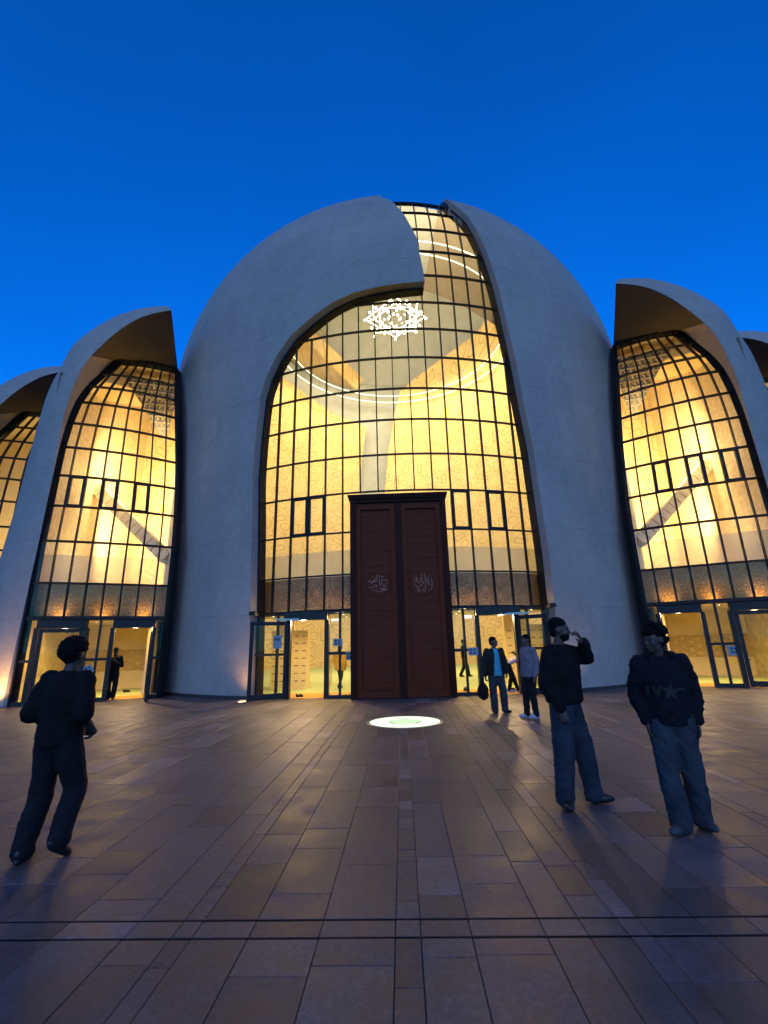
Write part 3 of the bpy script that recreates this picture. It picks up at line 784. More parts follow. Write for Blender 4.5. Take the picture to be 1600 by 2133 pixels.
SR = [((-75,1470),16.4),((-55,1380),16.4),((-28,1275),16.4),((-10,1200),16.4),((10,1130),16.4),((34,1050),16.5),((51.5,983),16.6),((68,925),16.6),((79,882),16.6),((101,814),16.6),((124,771),16.6),((154,718),16.6),((210,676),16.6),((262,652),16.5),((305,641),16.4),((346,638),16.3)]
A3 = [at_y(u, v, y) for (u, v), y in AR]; S3 = [at_y(u, v, y) for (u, v), y in SR]
A3[0][2] = 0; S3[0][2] = 0
def g_edge(z): 
    zk = [p[2] for p in EL]; return np.array([np.interp(z, zk, [p[i] for p in EL]) for i in range(3)])
G3 = []
frac = {11: 0., 12: .3, 13: .55, 14: .78, 15: 1.0}
zcor = EL[-1][2]
for i, a in enumerate(A3):
    if i in frac:
        G3.append(patch(frac[i], NR-1) + np.array([0, -.02, .05]))
    else:
        G3.append(g_edge(min(a[2]*(zcor/A3[11][2]) if i > 5 else a[2], zcor)))
B3 = []
for i, s in enumerate(S3):
    low = s + np.array([-2.6, 4.2, 0 if i < 8 else -.06*(i-8)]); hi = G3[i] + np.array([-.5, .9, .5]); k = min(max((i-9)/5, 0), 1)
    B3.append(low*(1-k) + hi*k)
def tf(p, side, second):
    p = np.array(p, float).copy()
    if second:
        base = p[2] < .02
        p = p + np.array([-6.0, 2.4, 0 if base else -1.05*min(1, p[2]/8)])
    if side > 0: p[0] = -p[0] + .04; p[2] = p[2] if p[2] < 3 else 1.55 + (p[2]-1.55)*1.02
    return p
def petal(side, second, label):
    T = lambda L_: [tf(p, side, second) for p in catmull(L_, 5)]
    A, S, G, B = T(A3), T(S3), T(G3), T(B3); fl = side > 0; mb = MB()
    # outer face is rounded between arris and silhouette
    rows = []
    for t in np.linspace(0, 1, 9):
        r = []
        for a, s, b in zip(A, S, B):
            p = a*(1-t) + s*t; r.append(p + np.array([0, -1, .35])*.16*4*t*(1-t)*(np.linalg.norm(s-a)/1.8))
        rows.append(r)
    mb.grid(rows, flip=fl); mb.grid([S, [(s+b)/2 + np.array([0,0,0]) for s, b in zip(S, B)], B], flip=fl)
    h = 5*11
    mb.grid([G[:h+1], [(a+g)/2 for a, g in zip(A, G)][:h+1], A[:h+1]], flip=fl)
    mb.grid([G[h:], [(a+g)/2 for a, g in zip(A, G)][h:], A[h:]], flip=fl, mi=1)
    mb.grid([B, G], flip=fl)
    mb.add([A[-1], S[-1], B[-1], G[-1]], [(0,1,2,3)])
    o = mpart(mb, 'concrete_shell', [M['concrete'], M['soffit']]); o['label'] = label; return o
petal(-1, False, 'horn shaped concrete shell hooding the glass wall beside the curly-haired person')
petal(1, False, 'horn shaped concrete shell hooding the glass wall behind the person in the hoodie')
petal(-1, True, 'outermost concrete shell on the side of the curly-haired person')
petal(1, True, 'outermost concrete shell on the side of the person in the hoodie')

NC = 8
def side_glass(side, second):
    T = lambda u, k: tf(patch(u, k), side, second)
    k0 = 0 if second else 1; mb = MB(); n0 = np.array([0,-1,0])
    edge = [T(0, k) for k in range(NR)] + [T(u, NR-1) for u in np.linspace(0, 1, 9)[1:]] + [T(1, k) for k in range(NR-2, -1, -1)]
    for seq, w in ((([T(0, k) + np.array([-side*.05, .06, 0]) for k in range(NR)]), .08), (([T(u, NR-1) for u in np.linspace(0,1,9)]), .14), (([T(1, k) for k in range(NR)]), .17)):
        mb.sweep(seq, [(-side*-.3, -1, .0)]*len(seq) if w != .14 else [(0,-1,.6)]*len(seq), w, .26)
    fc = mpart(mb, 'window_frame', M['steel'])
    fc['label'] = ('outer ' if second else '') + 'curved glass wall beside the ' + ('curly-haired person' if side < 0 else 'person in the hoodie')
    lost = MB()
    for k in range(k0, NR-1):
        for c in range(NC):
            u0, u1 = c/NC, (c+1)/NC
            q = [T(u0, k), T(u1, k), T(u1, k+1), T(u0, k+1)]
            m_ = sum(q)/4; q = [p + (m_-p)*.03 for p in q]
            if second: pane_box(lost, q, quad_n(q))
            else:
                b = MB(); pane_box(b, q, quad_n(q)); sub(b, 'pane', M['glass'], fc)
    if lost.f: stuff(sub(lost, 'panes', M['glass'], fc))
    for c in range(1, NC):
        b = MB(); P = [T(c/NC, k) for k in range(k0, NR)]
        b.sweep(P, [(side*-.3,-1,.25)]*len(P), W_M, .13); sub(b, 'mullion', M['steel'], fc)
    for k in range(1, NR-1):
        b = MB(); P = [T(u, k) for u in np.linspace(0, 1, 9)]
        b.sweep(P, [(side*-.3,-1,.3)]*len(P), .043 if k > 1 else .12, .11); sub(b, 'transom', M['steel'], fc)
    for c in (1, 3, 5):
        b = MB(); q = [T((c+.07)/NC, 4), T((c+.93)/NC, 4), T((c+.93)/NC, 5), T((c+.07)/NC, 5)]; m_ = sum(q)/4; q = [p + (m_-p)*.04 for p in q]
        for a in range(4): b.bar(q[a], q[(a+1)%4], .085, .11, (side*-.3,-1,.2))
        if not second: sub(b, 'casement', M['steel'], fc)
    return fc
side_fc = {(-1,0): side_glass(-1, False), (1,0): side_glass(1, False), (-1,1): side_glass(-1, True), (1,1): side_glass(1, True)}

# ---- doors' storey of the side facades
def side_doors(side):
    P = lambda u, z, off=0.: (lambda p, n: np.array([p[0]+n[0]*off, p[1]+n[1]*off, z]))(tf(patch(u, 0), side, False), nrm)
    a, b = tf(patch(0, 0), side, False), tf(patch(1, 0), side, False); t = b - a; nrm = np.array([t[1], -t[0], 0.]); nrm /= np.linalg.norm(nrm)
    if nrm[1] > 0: nrm = -nrm
    zt_ = 2.62; ht = 2.36
    mb = MB()
    for (u0, u1) in ((.09, .42), (.60, .90)):
        mb.bar(P(u0, ht+.12), P(u1, ht+.12), .26, .30, nrm)
        for u in (u0, u1): mb.bar(P(u, 0), P(u, ht), .13, .24, nrm)
    mb.bar(P(.42, .06), P(.60, .06), .12, .12, nrm); mb.bar(P(.42, 1.33), P(.60, 1.33), .085, .10, nrm); mb.bar(P(.51, 0), P(.51, zt_), .07, .11, nrm)
    mb.bar(P(0, .06), P(.09, .06), .12, .12, nrm); mb.bar(P(0, 1.33), P(.09, 1.33), .085, .10, nrm)
    mb.bar(P(.90, .06), P(1, .06), .12, .12, nrm); mb.bar(P(.90, 1.33), P(1, 1.33), .085, .10, nrm)
    dr = mpart(mb, 'door_frame', M['door_steel'])
    for (u0, u1) in ((.42, .51), (.51, .60), (0, .09), (.90, 1)):
        for (v0, v1) in ((.12, 1.29), (1.38, zt_)):
            b_ = MB(); pane_box(b_, [P(u0+.01, v0), P(u1-.01, v0), P(u1-.01, v1), P(u0+.01, v1)], nrm); sub(b_, 'pane', M['glass'], dr)
    # one leaf closed, one swung out
    glass_leaf(P(.11, 0, .05)[:2].tolist() + [0], P(.40, 0, .05)[:2].tolist() + [0], .03, 2.34, hand_side=1)
    h = P(.885, 0, .14); tip = h + nrm*1.12 + t/np.linalg.norm(t)*.10
    glass_leaf((h[0], h[1], 0), (tip[0], tip[1], 0), .03, 2.34, hand_side=1)
for s in (-1, 1): side_doors(s)

# ------------------------------------------------------------------ interior
floor = MB(); floor.add([on(math.radians(a), .004, 12.6) for a in range(0, 360, 5)], [tuple(range(72))])
for s in (-1, 1):
    for sec in (False, True):
        q = [tf(p, s, sec) for p in (EL[0] + np.array([.05,.2,0]), ER[0] + np.array([-.05,.2,0]), np.array([-10.6,20.2,0]), np.array([-11.,24.5,0]), np.array([-17.,25.,0]), np.array([-17.6,20.5,0]))]
        floor.add([(p[0], p[1], .008 if not sec else .006) for p in q], [tuple(range(6))])
structure(floor.build('hall_floor', M['carpet']))
for x0, x1 in ((-5.2, -1.6), (1.6, 5.2)):
    mb = MB(); mb.box((x0, 15.5, -.02), (x1, 17.1, .012)); tag(mb.build('entrance_mat', M['mat']), 'orange-brown entrance mat just inside the ' + ('doors beside the shoe cabinet' if x0 < 0 else 'doors where a person bends down'), 'mat')
for s in (-1, 1):
    a, b = tf(patch(0,0), s, False), tf(patch(1,0), s, False); t = b-a; n = np.array([t[1], -t[0], 0]); n /= np.linalg.norm(n); n = n if n[1] > 0 else -n
    mb = MB(); c = [a+n*.14, b+n*.14, b+n*1.5, a+n*1.5]; mb.add([(p[0],p[1],.012) for p in c] + [(p[0],p[1],-.02) for p in c], [(0,1,2,3),(7,6,5,4),(0,4,5,1),(1,5,6,2),(2,6,7,3),(3,7,4,0)])
    tag(mb.build('entrance_mat', M['mat']), 'orange-brown entrance mat inside the side doors ' + ('near the curly-haired person' if s < 0 else 'near the person in the hoodie'), 'mat')

# gallery: front band with relief, floor, balustrade
def arc(R_, z, a0, a1, n=30): return [on(math.radians(a), z, R_) for a in np.linspace(a0, a1, n)]
mb = MB(); z0, z1 = ZR[0]+.02, ZR[1]+.04
mb.grid([arc(12.35, z0, -27, 27), arc(12.35, z1, -27, 27)]); mb.grid([arc(12.35, z1, -27, 27), arc(9.6, z1, -27, 27)]); mb.grid([arc(9.6, z0, -27, 27), arc(12.35, z0, -27, 27)]); mb.grid([arc(9.6, z1, -27, 27), arc(9.6, z0, -27, 27)])
gal = mpart(mb, 'gallery', [M['brown_strap']])
rel = MB()
def star(c, ux, uz, r, n=8, tr=.012):
    pts = []
    for k in range(2*n):
        rr = r if k % 2 == 0 else r*.62; a = PI*k/n; pts.append(c + ux*rr*math.cos(a) + uz*rr*math.sin(a))
    rel.tube(pts, tr, 5, closed=True)
    rel.tube([c + ux*r*.45*math.cos(2*PI*k/n) + uz*r*.45*math.sin(2*PI*k/n) for k in range(n)], tr*.8, 5, closed=True)
for a in (-21, -17.2, -13.4, -9.6, 9.6, 13.4, 17.2, 21):
    ar_ = math.radians(a); c = on(ar_, (z0+z1)/2, 12.36); ux = np.array([math.cos(ar_), math.sin(ar_), 0]); uz = np.array([0,0,1.])
    star(c, ux, uz, .34); 
    for dx in (-.42, .42):
        rel.tube([c + ux*dx + uz*q for q in (-.48,-.2)] + [c + ux*(dx*.62) , c + ux*dx + uz*.2, c + ux*dx + uz*.48], .012, 5)
sub(rel, 'star_relief', M['brown_strap'], gal)
for a0, a1 in ((-26, -6.2), (6.2, 26)):
    mb = MB(); mb.grid([arc(12.1, z1+.02, a0, a1, 12), arc(12.1, z1+.95, a0, a1, 12)]); sub(mb, 'balustrade', M['frost'], gal)
mb = MB(); mb.grid([arc(9.2, z1+.01, -60, 60), arc(9.2, 2.6, -60, 60)])

# far wall: star-relief petals leaving a Y of grey shell between them
FW = (11.9, 13.84, 12.6, 2.15)
def rim(px): 
    q = sorted([hit(u, v, FW, far=True) for u, v in px], key=lambda t: t[1]); return [t[1] for t in q], [t[0] % (2*PI) for t in q]
LE = [(745,1150),(749,1015),(757,930),(765,880),(776,813),(745,770),(712,730),(690,705),(655,668),(610,630),(560,600)]
RE = [(797,1150),(802,1015),(810,930),(822,860),(834,813),(880,770),(925,730),(955,695),(985,655),(1010,600)]
zle, ale = rim(LE); zre, are = rim(RE)
zz = sorted(set(np.linspace(0, max(zle[-1], zre[-1]), 40)))
for nm, zs_, as_, far_a in (('relief_wall', zle, ale, math.radians(262)), ('relief_wall', zre, are, math.radians(98))):
    rows = []
    for z in zz:
        if z > zs_[-1]: break
        a = float(np.interp(z, zs_, as_)); R_ = super_r(z, *FW); rows.append([on(a + (far_a-a)*k/30, z, R_) for k in range(31)])
    mb = MB(); mb.grid(rows); w = mpart(mb, nm, M['gold_strap'])
    md = MB()
    for r in rows: pass
    md.grid([[r[0] for r in rows], [r[0] + (np.array([AX, AY, r[0][2]]) - r[0])*-.03 for r in rows]]); sub(md, 'rim', M['plaster'], w)

# ring lamps and the star lamp hang in the dome
warm = (1., .755, .36)
amber = (1., .62, .15)
def ring(c, r, label, tr=.038):
    mb = MB(); mb.tube([(c[0]+r*math.cos(2*PI*k/96), c[1]+r*math.sin(2*PI*k/96), c[2]) for k in range(96)], tr, 6, closed=True)
    o = mb.build('ring_lamp', M['strip']); return tag(o, label, 'lamp', 'ring lamps in the dome')
RC = (.2, 28.05, 22.1)
ring(RC, 8.5, 'large glowing ring lamp hanging in the dome, the wider of two')
ring((RC[0], RC[1], RC[2]+.1), 7.6, 'glowing ring lamp hanging inside the wider ring')
st = thing('star_lamp', 'bright star shaped chandelier hanging under the crown of the dome', 'lamp', (.25, 25.0, 21.6))
mb = MB()
for rr in (1.9, 1.35):
    for k in range(2):
        pts = [(rr*math.cos(PI/2*j + PI/4*k), rr*math.sin(PI/2*j + PI/4*k), .0) for j in range(4)]; mb.tube(pts, .028, 6, closed=True)
mb.build('frame', M['starglow'], st)
mb = MB()
rb_ = random.Random(3)
for k in range(56):
    a = 2*PI*k/56; r = (2.0, .75, 1.35, 1.0, 1.7, .4, 1.5)[k % 7] + rb_.uniform(-.08, .08); q = rb_.uniform(.045, .095)
    mb = MB(); mb.ellipsoid((r*math.cos(a), r*math.sin(a), rb_.uniform(-.25, .1)), (q, q, q), 8, 5); mb.build('bulb', M['starglow'], st)
mb = MB()
for k in range(4): mb.tube([(1.9*math.cos(PI/2*k), 1.9*math.sin(PI/2*k), 0), (0,0,5)], .01, 4)
mb.build('cable', M['steel'], st)
aimed('star_light', (0, .3, -.4), 1750, warm, 3.4, (0, .8, -.6), st)
aimed('crown_fill_light', (.9, 22.0, 20.2), 700, warm, 1.5, (0, .15, 1))  # unseen upward lamp, added to brighten the crown lining
for k in range(5):
    a = math.radians(20 + 35*k); aimed('ring_light', (RC[0]+6.2*math.cos(a), RC[1]+6.2*math.sin(a), RC[2]-.6), 330, warm, 1.6, (math.cos(a)*.5, .6, -.7))

# hall ceiling over the entrance zone with downlights
mb = MB(); mb.grid([arc(12.3, ZR[0]-.06, -27, 27), arc(9.6, ZR[0]-.06, -27, 27)]); mpart(mb, 'entrance_ceiling', M['plaster'])
def downlight(x, y, z, energy=22, near='the main entrance'):
    t = thing('downlight', 'small round downlight in the ceiling of ' + near, 'lamp', (x, y, z), group='downlights of ' + near)
    mb = MB(); mb.lathe([(.055,-.006),(.075,-.008),(.085,0)], n=16); mb.build('rim', M['white'], t)
    mb = MB(); mb.lathe([(.001,-.007),(.056,-.005)], n=16); mb.build('lens', M['bulb'], t)
    if energy: lamp('downlight_light', 'SPOT', (0,0,-.03), energy, amber, t, spot_size=math.radians(150), spot_blend=.8, shadow_soft_size=.06)
for x in (-4.5, -3.2, -2.0, 2.0, 3.2, 4.5):
    downlight(x, 16.3 + .01*x*x, ZR[0]-.06, 85)
    downlight(x*1.02, 17.6 + .01*x*x, ZR[0]-.06, 85)
lamp('hall_light', 'AREA', (0, 26, 4.6), 1000, amber, None, shape='DISK', size=12)

# lamps over the thresholds spill onto the plaza, an added unseen lamp brightens the relief band
def spill(x, y, z, d, e):
    l = lamp('threshold_light', 'SPOT', (x, y, z), e, (1., .66, .34), None, spot_size=math.radians(130), spot_blend=.9, shadow_soft_size=.08); l.rotation_euler = Vector(d).to_track_quat('-Z', 'Y').to_euler()
for s in (-1, 1):
    spill(s*2.05, 15.72, 2.45, (0, -.85, -.55), 160); spill(s*3.3, 15.85, 2.38, (0, -.85, -.5), 250); spill(s*4.2, 15.85, 2.45, (s*.1, -.85, -.55), 160)
    c_ = lamp('band_fill_light', 'AREA', (s*3.3, 15.52, ZR[0]+.1), 7, amber, None, shape='RECTANGLE', size=3.2, size_y=.08); c_.rotation_euler = (math.radians(180-28), 0, 0)
    a, b = tf(patch(0,0), s, False), tf(patch(1,0), s, False); t = b-a; n = np.array([t[1], -t[0], 0]); n /= np.linalg.norm(n); n = n if n[1] > 0 else -n
    for u in (.25, .75): p = a + t*u + n*.5; spill(p[0], p[1], 2.36, (-n[0]*.85, -n[1]*.85, -.5), 190)

# ground storey back walls, cabinets
for x0, x1 in ((-5.2,-4.6), (4.3, 5.2)):
    mb = MB(); xa, xb = x0, x1; mb.box((xa, 20.2, 0), (xb, 20.5, 2.7)); mpart(mb, 'pier', M['plaster'])
for s, (x0, x1) in ((-1, (-5.2, -3.75)), (1, (4.05, 5.6))):
    mb = MB(); mb.box((x0, 19.0, 0), (x1, 19.5, 2.2)); tag_l = 'cream slotted shoe cabinet ' + ('inside the empty doorway' if s < 0 else 'behind the bending person')
    c = thing('shoe_cabinet', tag_l, 'cabinet', ((x0+x1)/2, 19.25, 0)); o = mb.build('carcass', M['white'], c); o.matrix_parent_inverse = Matrix.Translation((-(x0+x1)/2, -19.25, 0))
    for r in range(7):
        for k in range(5):
            zc = .3 + .28*r; xc = x0 + .15 + k*(x1-x0-.3)/4 
            mb = MB(); mb.box((xc-.075, 18.985, zc-.014), (xc+.075, 18.999, zc+.014)); o = mb.build('slot', M['slot'], c); o.matrix_parent_inverse = Matrix.Translation((-(x0+x1)/2, -19.25, 0))

# side rooms: walls, ceiling, gallery band, lattice, ramp
def side_room(side):
    T = lambda p: tf(p, side, False)
    near = 'the side room near ' + ('the curly-haired person' if side < 0 else 'the person in the hoodie')
    mb = MB()
    W_ = [((-10.5,20.2), 13.6), ((-10.7,22), 14.6), ((-11.0,24.2), 15.6), ((-14.7,24.6), 15.6), ((-14.0,19.3), 13.2), ((-13.1,15.5), 12.2)]
    pts = [(x, y) for (x, y), z in W_]
    for i in range(len(W_)-1):
        (a, za), (b, zb) = W_[i], W_[i+1]
        rows = [[T((a[0]+(b[0]-a[0])*t, a[1]+(b[1]-a[1])*t, (za+(zb-za)*t)*h)) for t in np.linspace(0,1,5)] for h in np.linspace(0,1,6)]
        b_ = MB(); b_.grid(rows, smooth=False); mpart(b_, 'room_wall', M['rough_plaster'] if i in (3, 4) else M['gold_strap'] if i == 2 else M['plaster'])
    top = [T((x, y, z)) for (x, y), z in W_]; gt = [T(patch(u, NR-1)) + np.array([0,.05,.03]) for u in (1, .5, 0)]
    cb = MB(); n = len(top); ctr = sum(top)/n + np.array([0,0,.3])
    ring_ = top + gt[::-1]
    cb.add(ring_ + [ctr], [(i, (i+1) % len(ring_), len(ring_)) for i in range(len(ring_))]); mpart(cb, 'room_ceiling', M['plaster'])
    # coffered lattice under the ceiling next to the broad shell
    lb = MB(); A_, B_, C_ = np.array((-12.5,18.35,13.9)), np.array((-10.2,19.25,13.95)), at_y(345, 925, 22.6); nL = 11
    bar_ = lambda i, j: A_ + (B_-A_)*i/nL + (C_-A_)*j/nL
    for i in range(nL):
        for j in range(nL-i):
            for tri in (((i,j),(i+1,j),(i,j+1)), ((i+1,j),(i+1,j+1),(i,j+1))):
                if max(a_+b_ for a_, b_ in tri) > nL: continue
                q = [bar_(*v) for v in tri]; c = sum(q)/3 + np.array([-.04, .16, .10]); q = [T(v) for v in q]; c = T(c); lb.add(q + [c], [(0,1,3),(1,2,3),(2,0,3)])
    rw = MB(); rw.grid([[T(ER[k] + np.array([0,.16,0])), T(np.array([-10.5, 20.2, ER[k][2]]))] for k in range(NR)], smooth=False); mpart(rw, 'return_wall', M['grey_plaster'])
    mpart(lb, 'coffered_lattice', M['lattice'])
    rb = MB(); a, b = np.array((-14.0, 20.1, 8.9)), np.array((-9.9, 19.3, 5.3)); d = (b-a); L = np.linalg.norm(d); d /= L
    n_ = 14
    for i in range(n_):
        p, q = a + d*L*i/n_, a + d*L*(i+.86)/n_; rb.bar(T(p), T(q), .5, .5, (0,-1,0))
    mpart(rb, 'ramp_beam', M['ramp'])
    # gallery band and floor
    a, b = patch(0,0), patch(1,0); t = b-a; n = np.array([-t[1], t[0], 0]); n /= np.linalg.norm(n); n = n if n[1] > 0 else -n
    f = [a+n*.45, b+n*.45, b+n*2.2, a+n*2.2]; gb_ = MB(); zA, zB = 2.72, 3.92
    gb_.add([T((p[0],p[1],zA)) for p in f] + [T((p[0],p[1],zB)) for p in f], [(0,3,2,1),(4,5,6,7),(0,1,5,4),(1,2,6,5),(2,3,7,6),(3,0,4,7)])
    g_ = mpart(gb_, 'gallery', M['brown_strap'])
    mb = MB(); mb.add([T((p[0],p[1],z)) for z in (zB+.02, zB+1.0) for p in (a+n*.6, b+n*.6)], [(0,1,3,2)]); sub(mb, 'balustrade', M['frost'], g_)
    mb = MB(); f2 = [a+n*.3, b+n*.3, b+n*5.5, a+n*5.5]; mb.add([T((p[0],p[1],2.70)) for p in f2], [(0,1,2,3)]); mpart(mb, 'entrance_ceiling', M['plaster'])
    for u in (.15, .4, .62, .85):
        for dd in (.9, 2.4):
            p = T(a + t*u + n*dd); downlight(p[0], p[1], 2.69, 95, near)
    # ground floor back wall with fine relief band
    mb = MB(); bw = [a+n*5.4 - t*.3, b+n*5.4]; mb.add([T((p[0],p[1],z)) for z in (0, 2.7) for p in bw], [(0,1,3,2)]); mpart(mb, 'ground_wall', M['plaster'])
    mb = MB(); q = [p - n*.03 for p in bw]; mb.add([T((p[0],p[1],z)) for z in (.75, 1.65) for p in q], [(0,1,3,2)]); mpart(mb, 'relief_band', M['fine_strap'])
    mb = MB(); q0, q1 = a + t*.84 + n*1.5, a + t*.95 + n*5.3; mb.add([T((p[0],p[1],z)) for z in (0, 2.7) for p in (q0, q1, q1 + t*.03, q0 + t*.06)], [(0,1,5,4),(1,2,6,5),(2,3,7,6),(3,0,4,7)]); mpart(mb, 'ground_partition', M['plaster'])
    for u in (.2, .5, .8): aimed('band_fill_light', T(a + t*u + n*.22 + np.array([0, 0, 2.85])), 3.2, amber, .45, T(n*.6 + np.array([0, 0, 1])) - T((0, 0, 0)))  # small unseen lamps added to brighten the gallery band
    aimed('room_light', T((-12.6, 20.9, 6.6)), 330, warm, 2.2, T((-.25, 1, .12)) - T((0, 0, 0)))
    aimed('room_light', T((-11.8, 19.6, 10.2)), 520, warm, 1.6, T((-.3, 1, -.3)) - T((0, 0, 0)))
    for zl_ in (5.6, 9.0): lamp('room_light', 'POINT', T((-12.7, 18.7, zl_)), 48, warm, None, shadow_soft_size=.5)
    t_ = thing('pendant_lamp', 'small bright lamp hanging high in ' + near, 'lamp', T((-9.9, 19.0, 11.6)))
    mb = MB(); mb.ellipsoid((0,0,0), (.09,.09,.09)); mb.build('bulb', M['bulb'], t_); mb = MB(); mb.tube([(0,0,.08),(0,0,1.2)], .012, 5); mb.build('cable', M['steel'], t_)
    # outermost room: one lit wall
    S2 = lambda p: tf(p, side, True)
    mb = MB(); ww = [((-8.6,17.6), 11), ((-10.4,22.0), 15.), ((-17.0,22.0), 15.), ((-14.2,15.6), 11)]
    for i in range(3):
        (a_, za), (b_, zb) = ww[i], ww[i+1]; mb.add([S2((*a_,0)), S2((*b_,0)), S2((*b_,zb)), S2((*a_,za))], [(0,1,2,3)])
    mb.add([S2((*a_, z_)) for a_, z_ in ww] + [S2(patch(0,NR-1)), S2(patch(1,NR-1))], [(0,1,2,3,4,5)])
    mpart(mb, 'outer_room_wall', M['plaster']); aimed('room_light', S2((-11.5, 17.6, 7.)), 450, warm, 2., S2((-.2, 1, .2)) - S2((0, 0, 0)))
for s in (-1, 1): side_room(s)

# uplights at the feet of the shells
def uplight(x, y, label, aim, energy=60):
    t = thing('uplight', label, 'lamp', (x, y, 0))
    mb = MB(); mb.lathe([(.11,.002),(.15,.012),(.16,.002)], n=24); mb.build('rim', M['metal'], t)
    mb = MB(); mb.lathe([(.001,.006),(.112,.005)], n=24); mb.build('lens', M['uplight'], t)
    l = lamp('uplight_light', 'SPOT', (0,0,.03), energy, (1., .52, .16), t, spot_size=math.radians(110), spot_blend=.9, shadow_soft_size=.08)
    l.rotation_euler = Vector(aim).to_track_quat('-Z', 'Y').to_euler()
uplight(-12.55, 14.45, 'round in-ground uplight at the foot of the horn shaped shell', (-.25, .45, 1), 420)
uplight(-4.95, 15.0, 'round in-ground uplight behind the open glass leaf', (.0, .35, 1), 110)
uplight(12.6, 14.45, 'round in-ground uplight at the foot of the shell behind the hooded person', (.25, .45, 1), 420)
uplight(5.2, 15.0, 'round in-ground uplight behind the black-jacketed person', (0, .35, 1), 80)

# ------------------------------------------------------------------ people
def cloth_mat(name, c, rough=.85, var=.18, scale=9.):
    return plain(name, c, rough, spec=.2, var=var, scale=scale, bump=.25, bscale=260)
SK = plain('skin', (.085, .046, .030), .65, var=.08, scale=14); SKD = plain('skin_tan', (.06, .033, .021), .65, var=.08, scale=14)
HAIR = plain('dark_hair', (.004, .003, .003), .8, spec=.15, var=.3, scale=60, bump=.6, bscale=150)
EYE_W = plain('eye', (.05, .04, .035), .3); LIP = plain('lips', (.20, .08, .065), .5)
BLK = cloth_mat('black_cloth', (.0045, .0042, .0045)); NAVY = cloth_mat('navy_fleece', (.0055, .0052, .0085)); DENIM = cloth_mat('blue_denim', (.026, .032, .045), var=.35, scale=5)
DENIM2 = cloth_mat('pale_denim', (.034, .039, .048), var=.35, scale=5); DKTR = cloth_mat('dark_trousers', (.0085, .0085, .011)); TEAL = cloth_mat('teal_jersey', (.07, .34, .46), var=.08)
LAV = cloth_mat('lavender_shirt', (.16, .14, .16), var=.12); WHT = cloth_mat('white_jersey', (.72, .66, .66), var=.05); YEL = cloth_mat('yellow_coat', (.50, .30, .05), var=.2)
OLV = cloth_mat('dark_olive_jacket', (.016, .014, .010), var=.25); SHB = plain('black_leather', (.012, .011, .011), .45, var=.2); SHW = plain('pale_sneaker', (.34, .36, .40), .6, var=.1, scale=20); SHG = plain('grey_sneaker', (.04, .041, .046), .6, var=.2, scale=20)
PRINT = plain('worn_print', (.011, .0106, .009), .8, var=.25, scale=30)

def remesh(mb, voxel, it=4):
    me = bpy.data.meshes.new('tmp'); me.from_pydata(mb.v, [], mb.f); o = bpy.data.objects.new('tmp', me); col.objects.link(o)
    r = o.modifiers.new('r', 'REMESH'); r.mode = 'VOXEL'; r.voxel_size = voxel; r.adaptivity = 0
    if it: s = o.modifiers.new('s', 'SMOOTH'); s.iterations = it; s.factor = .5
    dg = bpy.context.evaluated_depsgraph_get(); ev = o.evaluated_get(dg); m2 = ev.to_mesh()
    vs = [v.co.copy() for v in m2.vertices]; ns = [v.normal.copy() for v in m2.vertices]; fs = [tuple(p.vertices) for p in m2.polygons]
    ev.to_mesh_clear(); bpy.data.objects.remove(o); bpy.data.meshes.remove(me)
    return vs, ns, fs
def fold(vs, ns, amp, f=(6., 6., 9.), seed=0.):
    out = []
    for v, n in zip(vs, ns):
        q = Vector((v.x*f[0] + seed, v.y*f[1], v.z*f[2] + 1.7*math.sin(v.x*5)))
        r = 1 - 2*abs(noise.noise(q*1.3 + Vector((5., 2., .7))))
        d = noise.noise(q)*amp*.7 + (r*r*r if r > 0 else 0)*amp*.45 + noise.noise(q*3.1 + Vector((3.1, 0, 1.)))*amp*.4; out.append(v + n*(d - amp*.3))
    return out
def cap(mb, p, q, r0, r1, n=12):
    p, q = np.array(p, float), np.array(q, float); k = 5
    mb.tube([p + (q-p)*t for t in np.linspace(0, 1, k)], [r0 + (r1-r0)*t for t in np.linspace(0, 1, k)], n)
    mb.ellipsoid(p, (r0,)*3, 10, 7); mb.ellipsoid(q, (r1,)*3, 10, 7)
def chain(mb, pts, rs):
    for i in range(len(pts)-1): cap(mb, pts[i], pts[i+1], rs[i], rs[i+1])
def loft(mb, rings, n=20, cap_=True):             # rings: (centre, rx, ry, tilt about x)
    rows = []
    for c, rx, ry, tl in rings:
        ct, st_ = math.cos(tl), math.sin(tl)
        rows.append([(c[0] + rx*math.cos(2*PI*k/n), c[1] + ry*math.sin(2*PI*k/n)*ct, c[2] + ry*math.sin(2*PI*k/n)*st_) for k in range(n)])
    mb.grid(rows, closed_u=True); mb.add(rows[0], [tuple(range(n-1,-1,-1))]); mb.add(rows[-1], [tuple(range(n))])
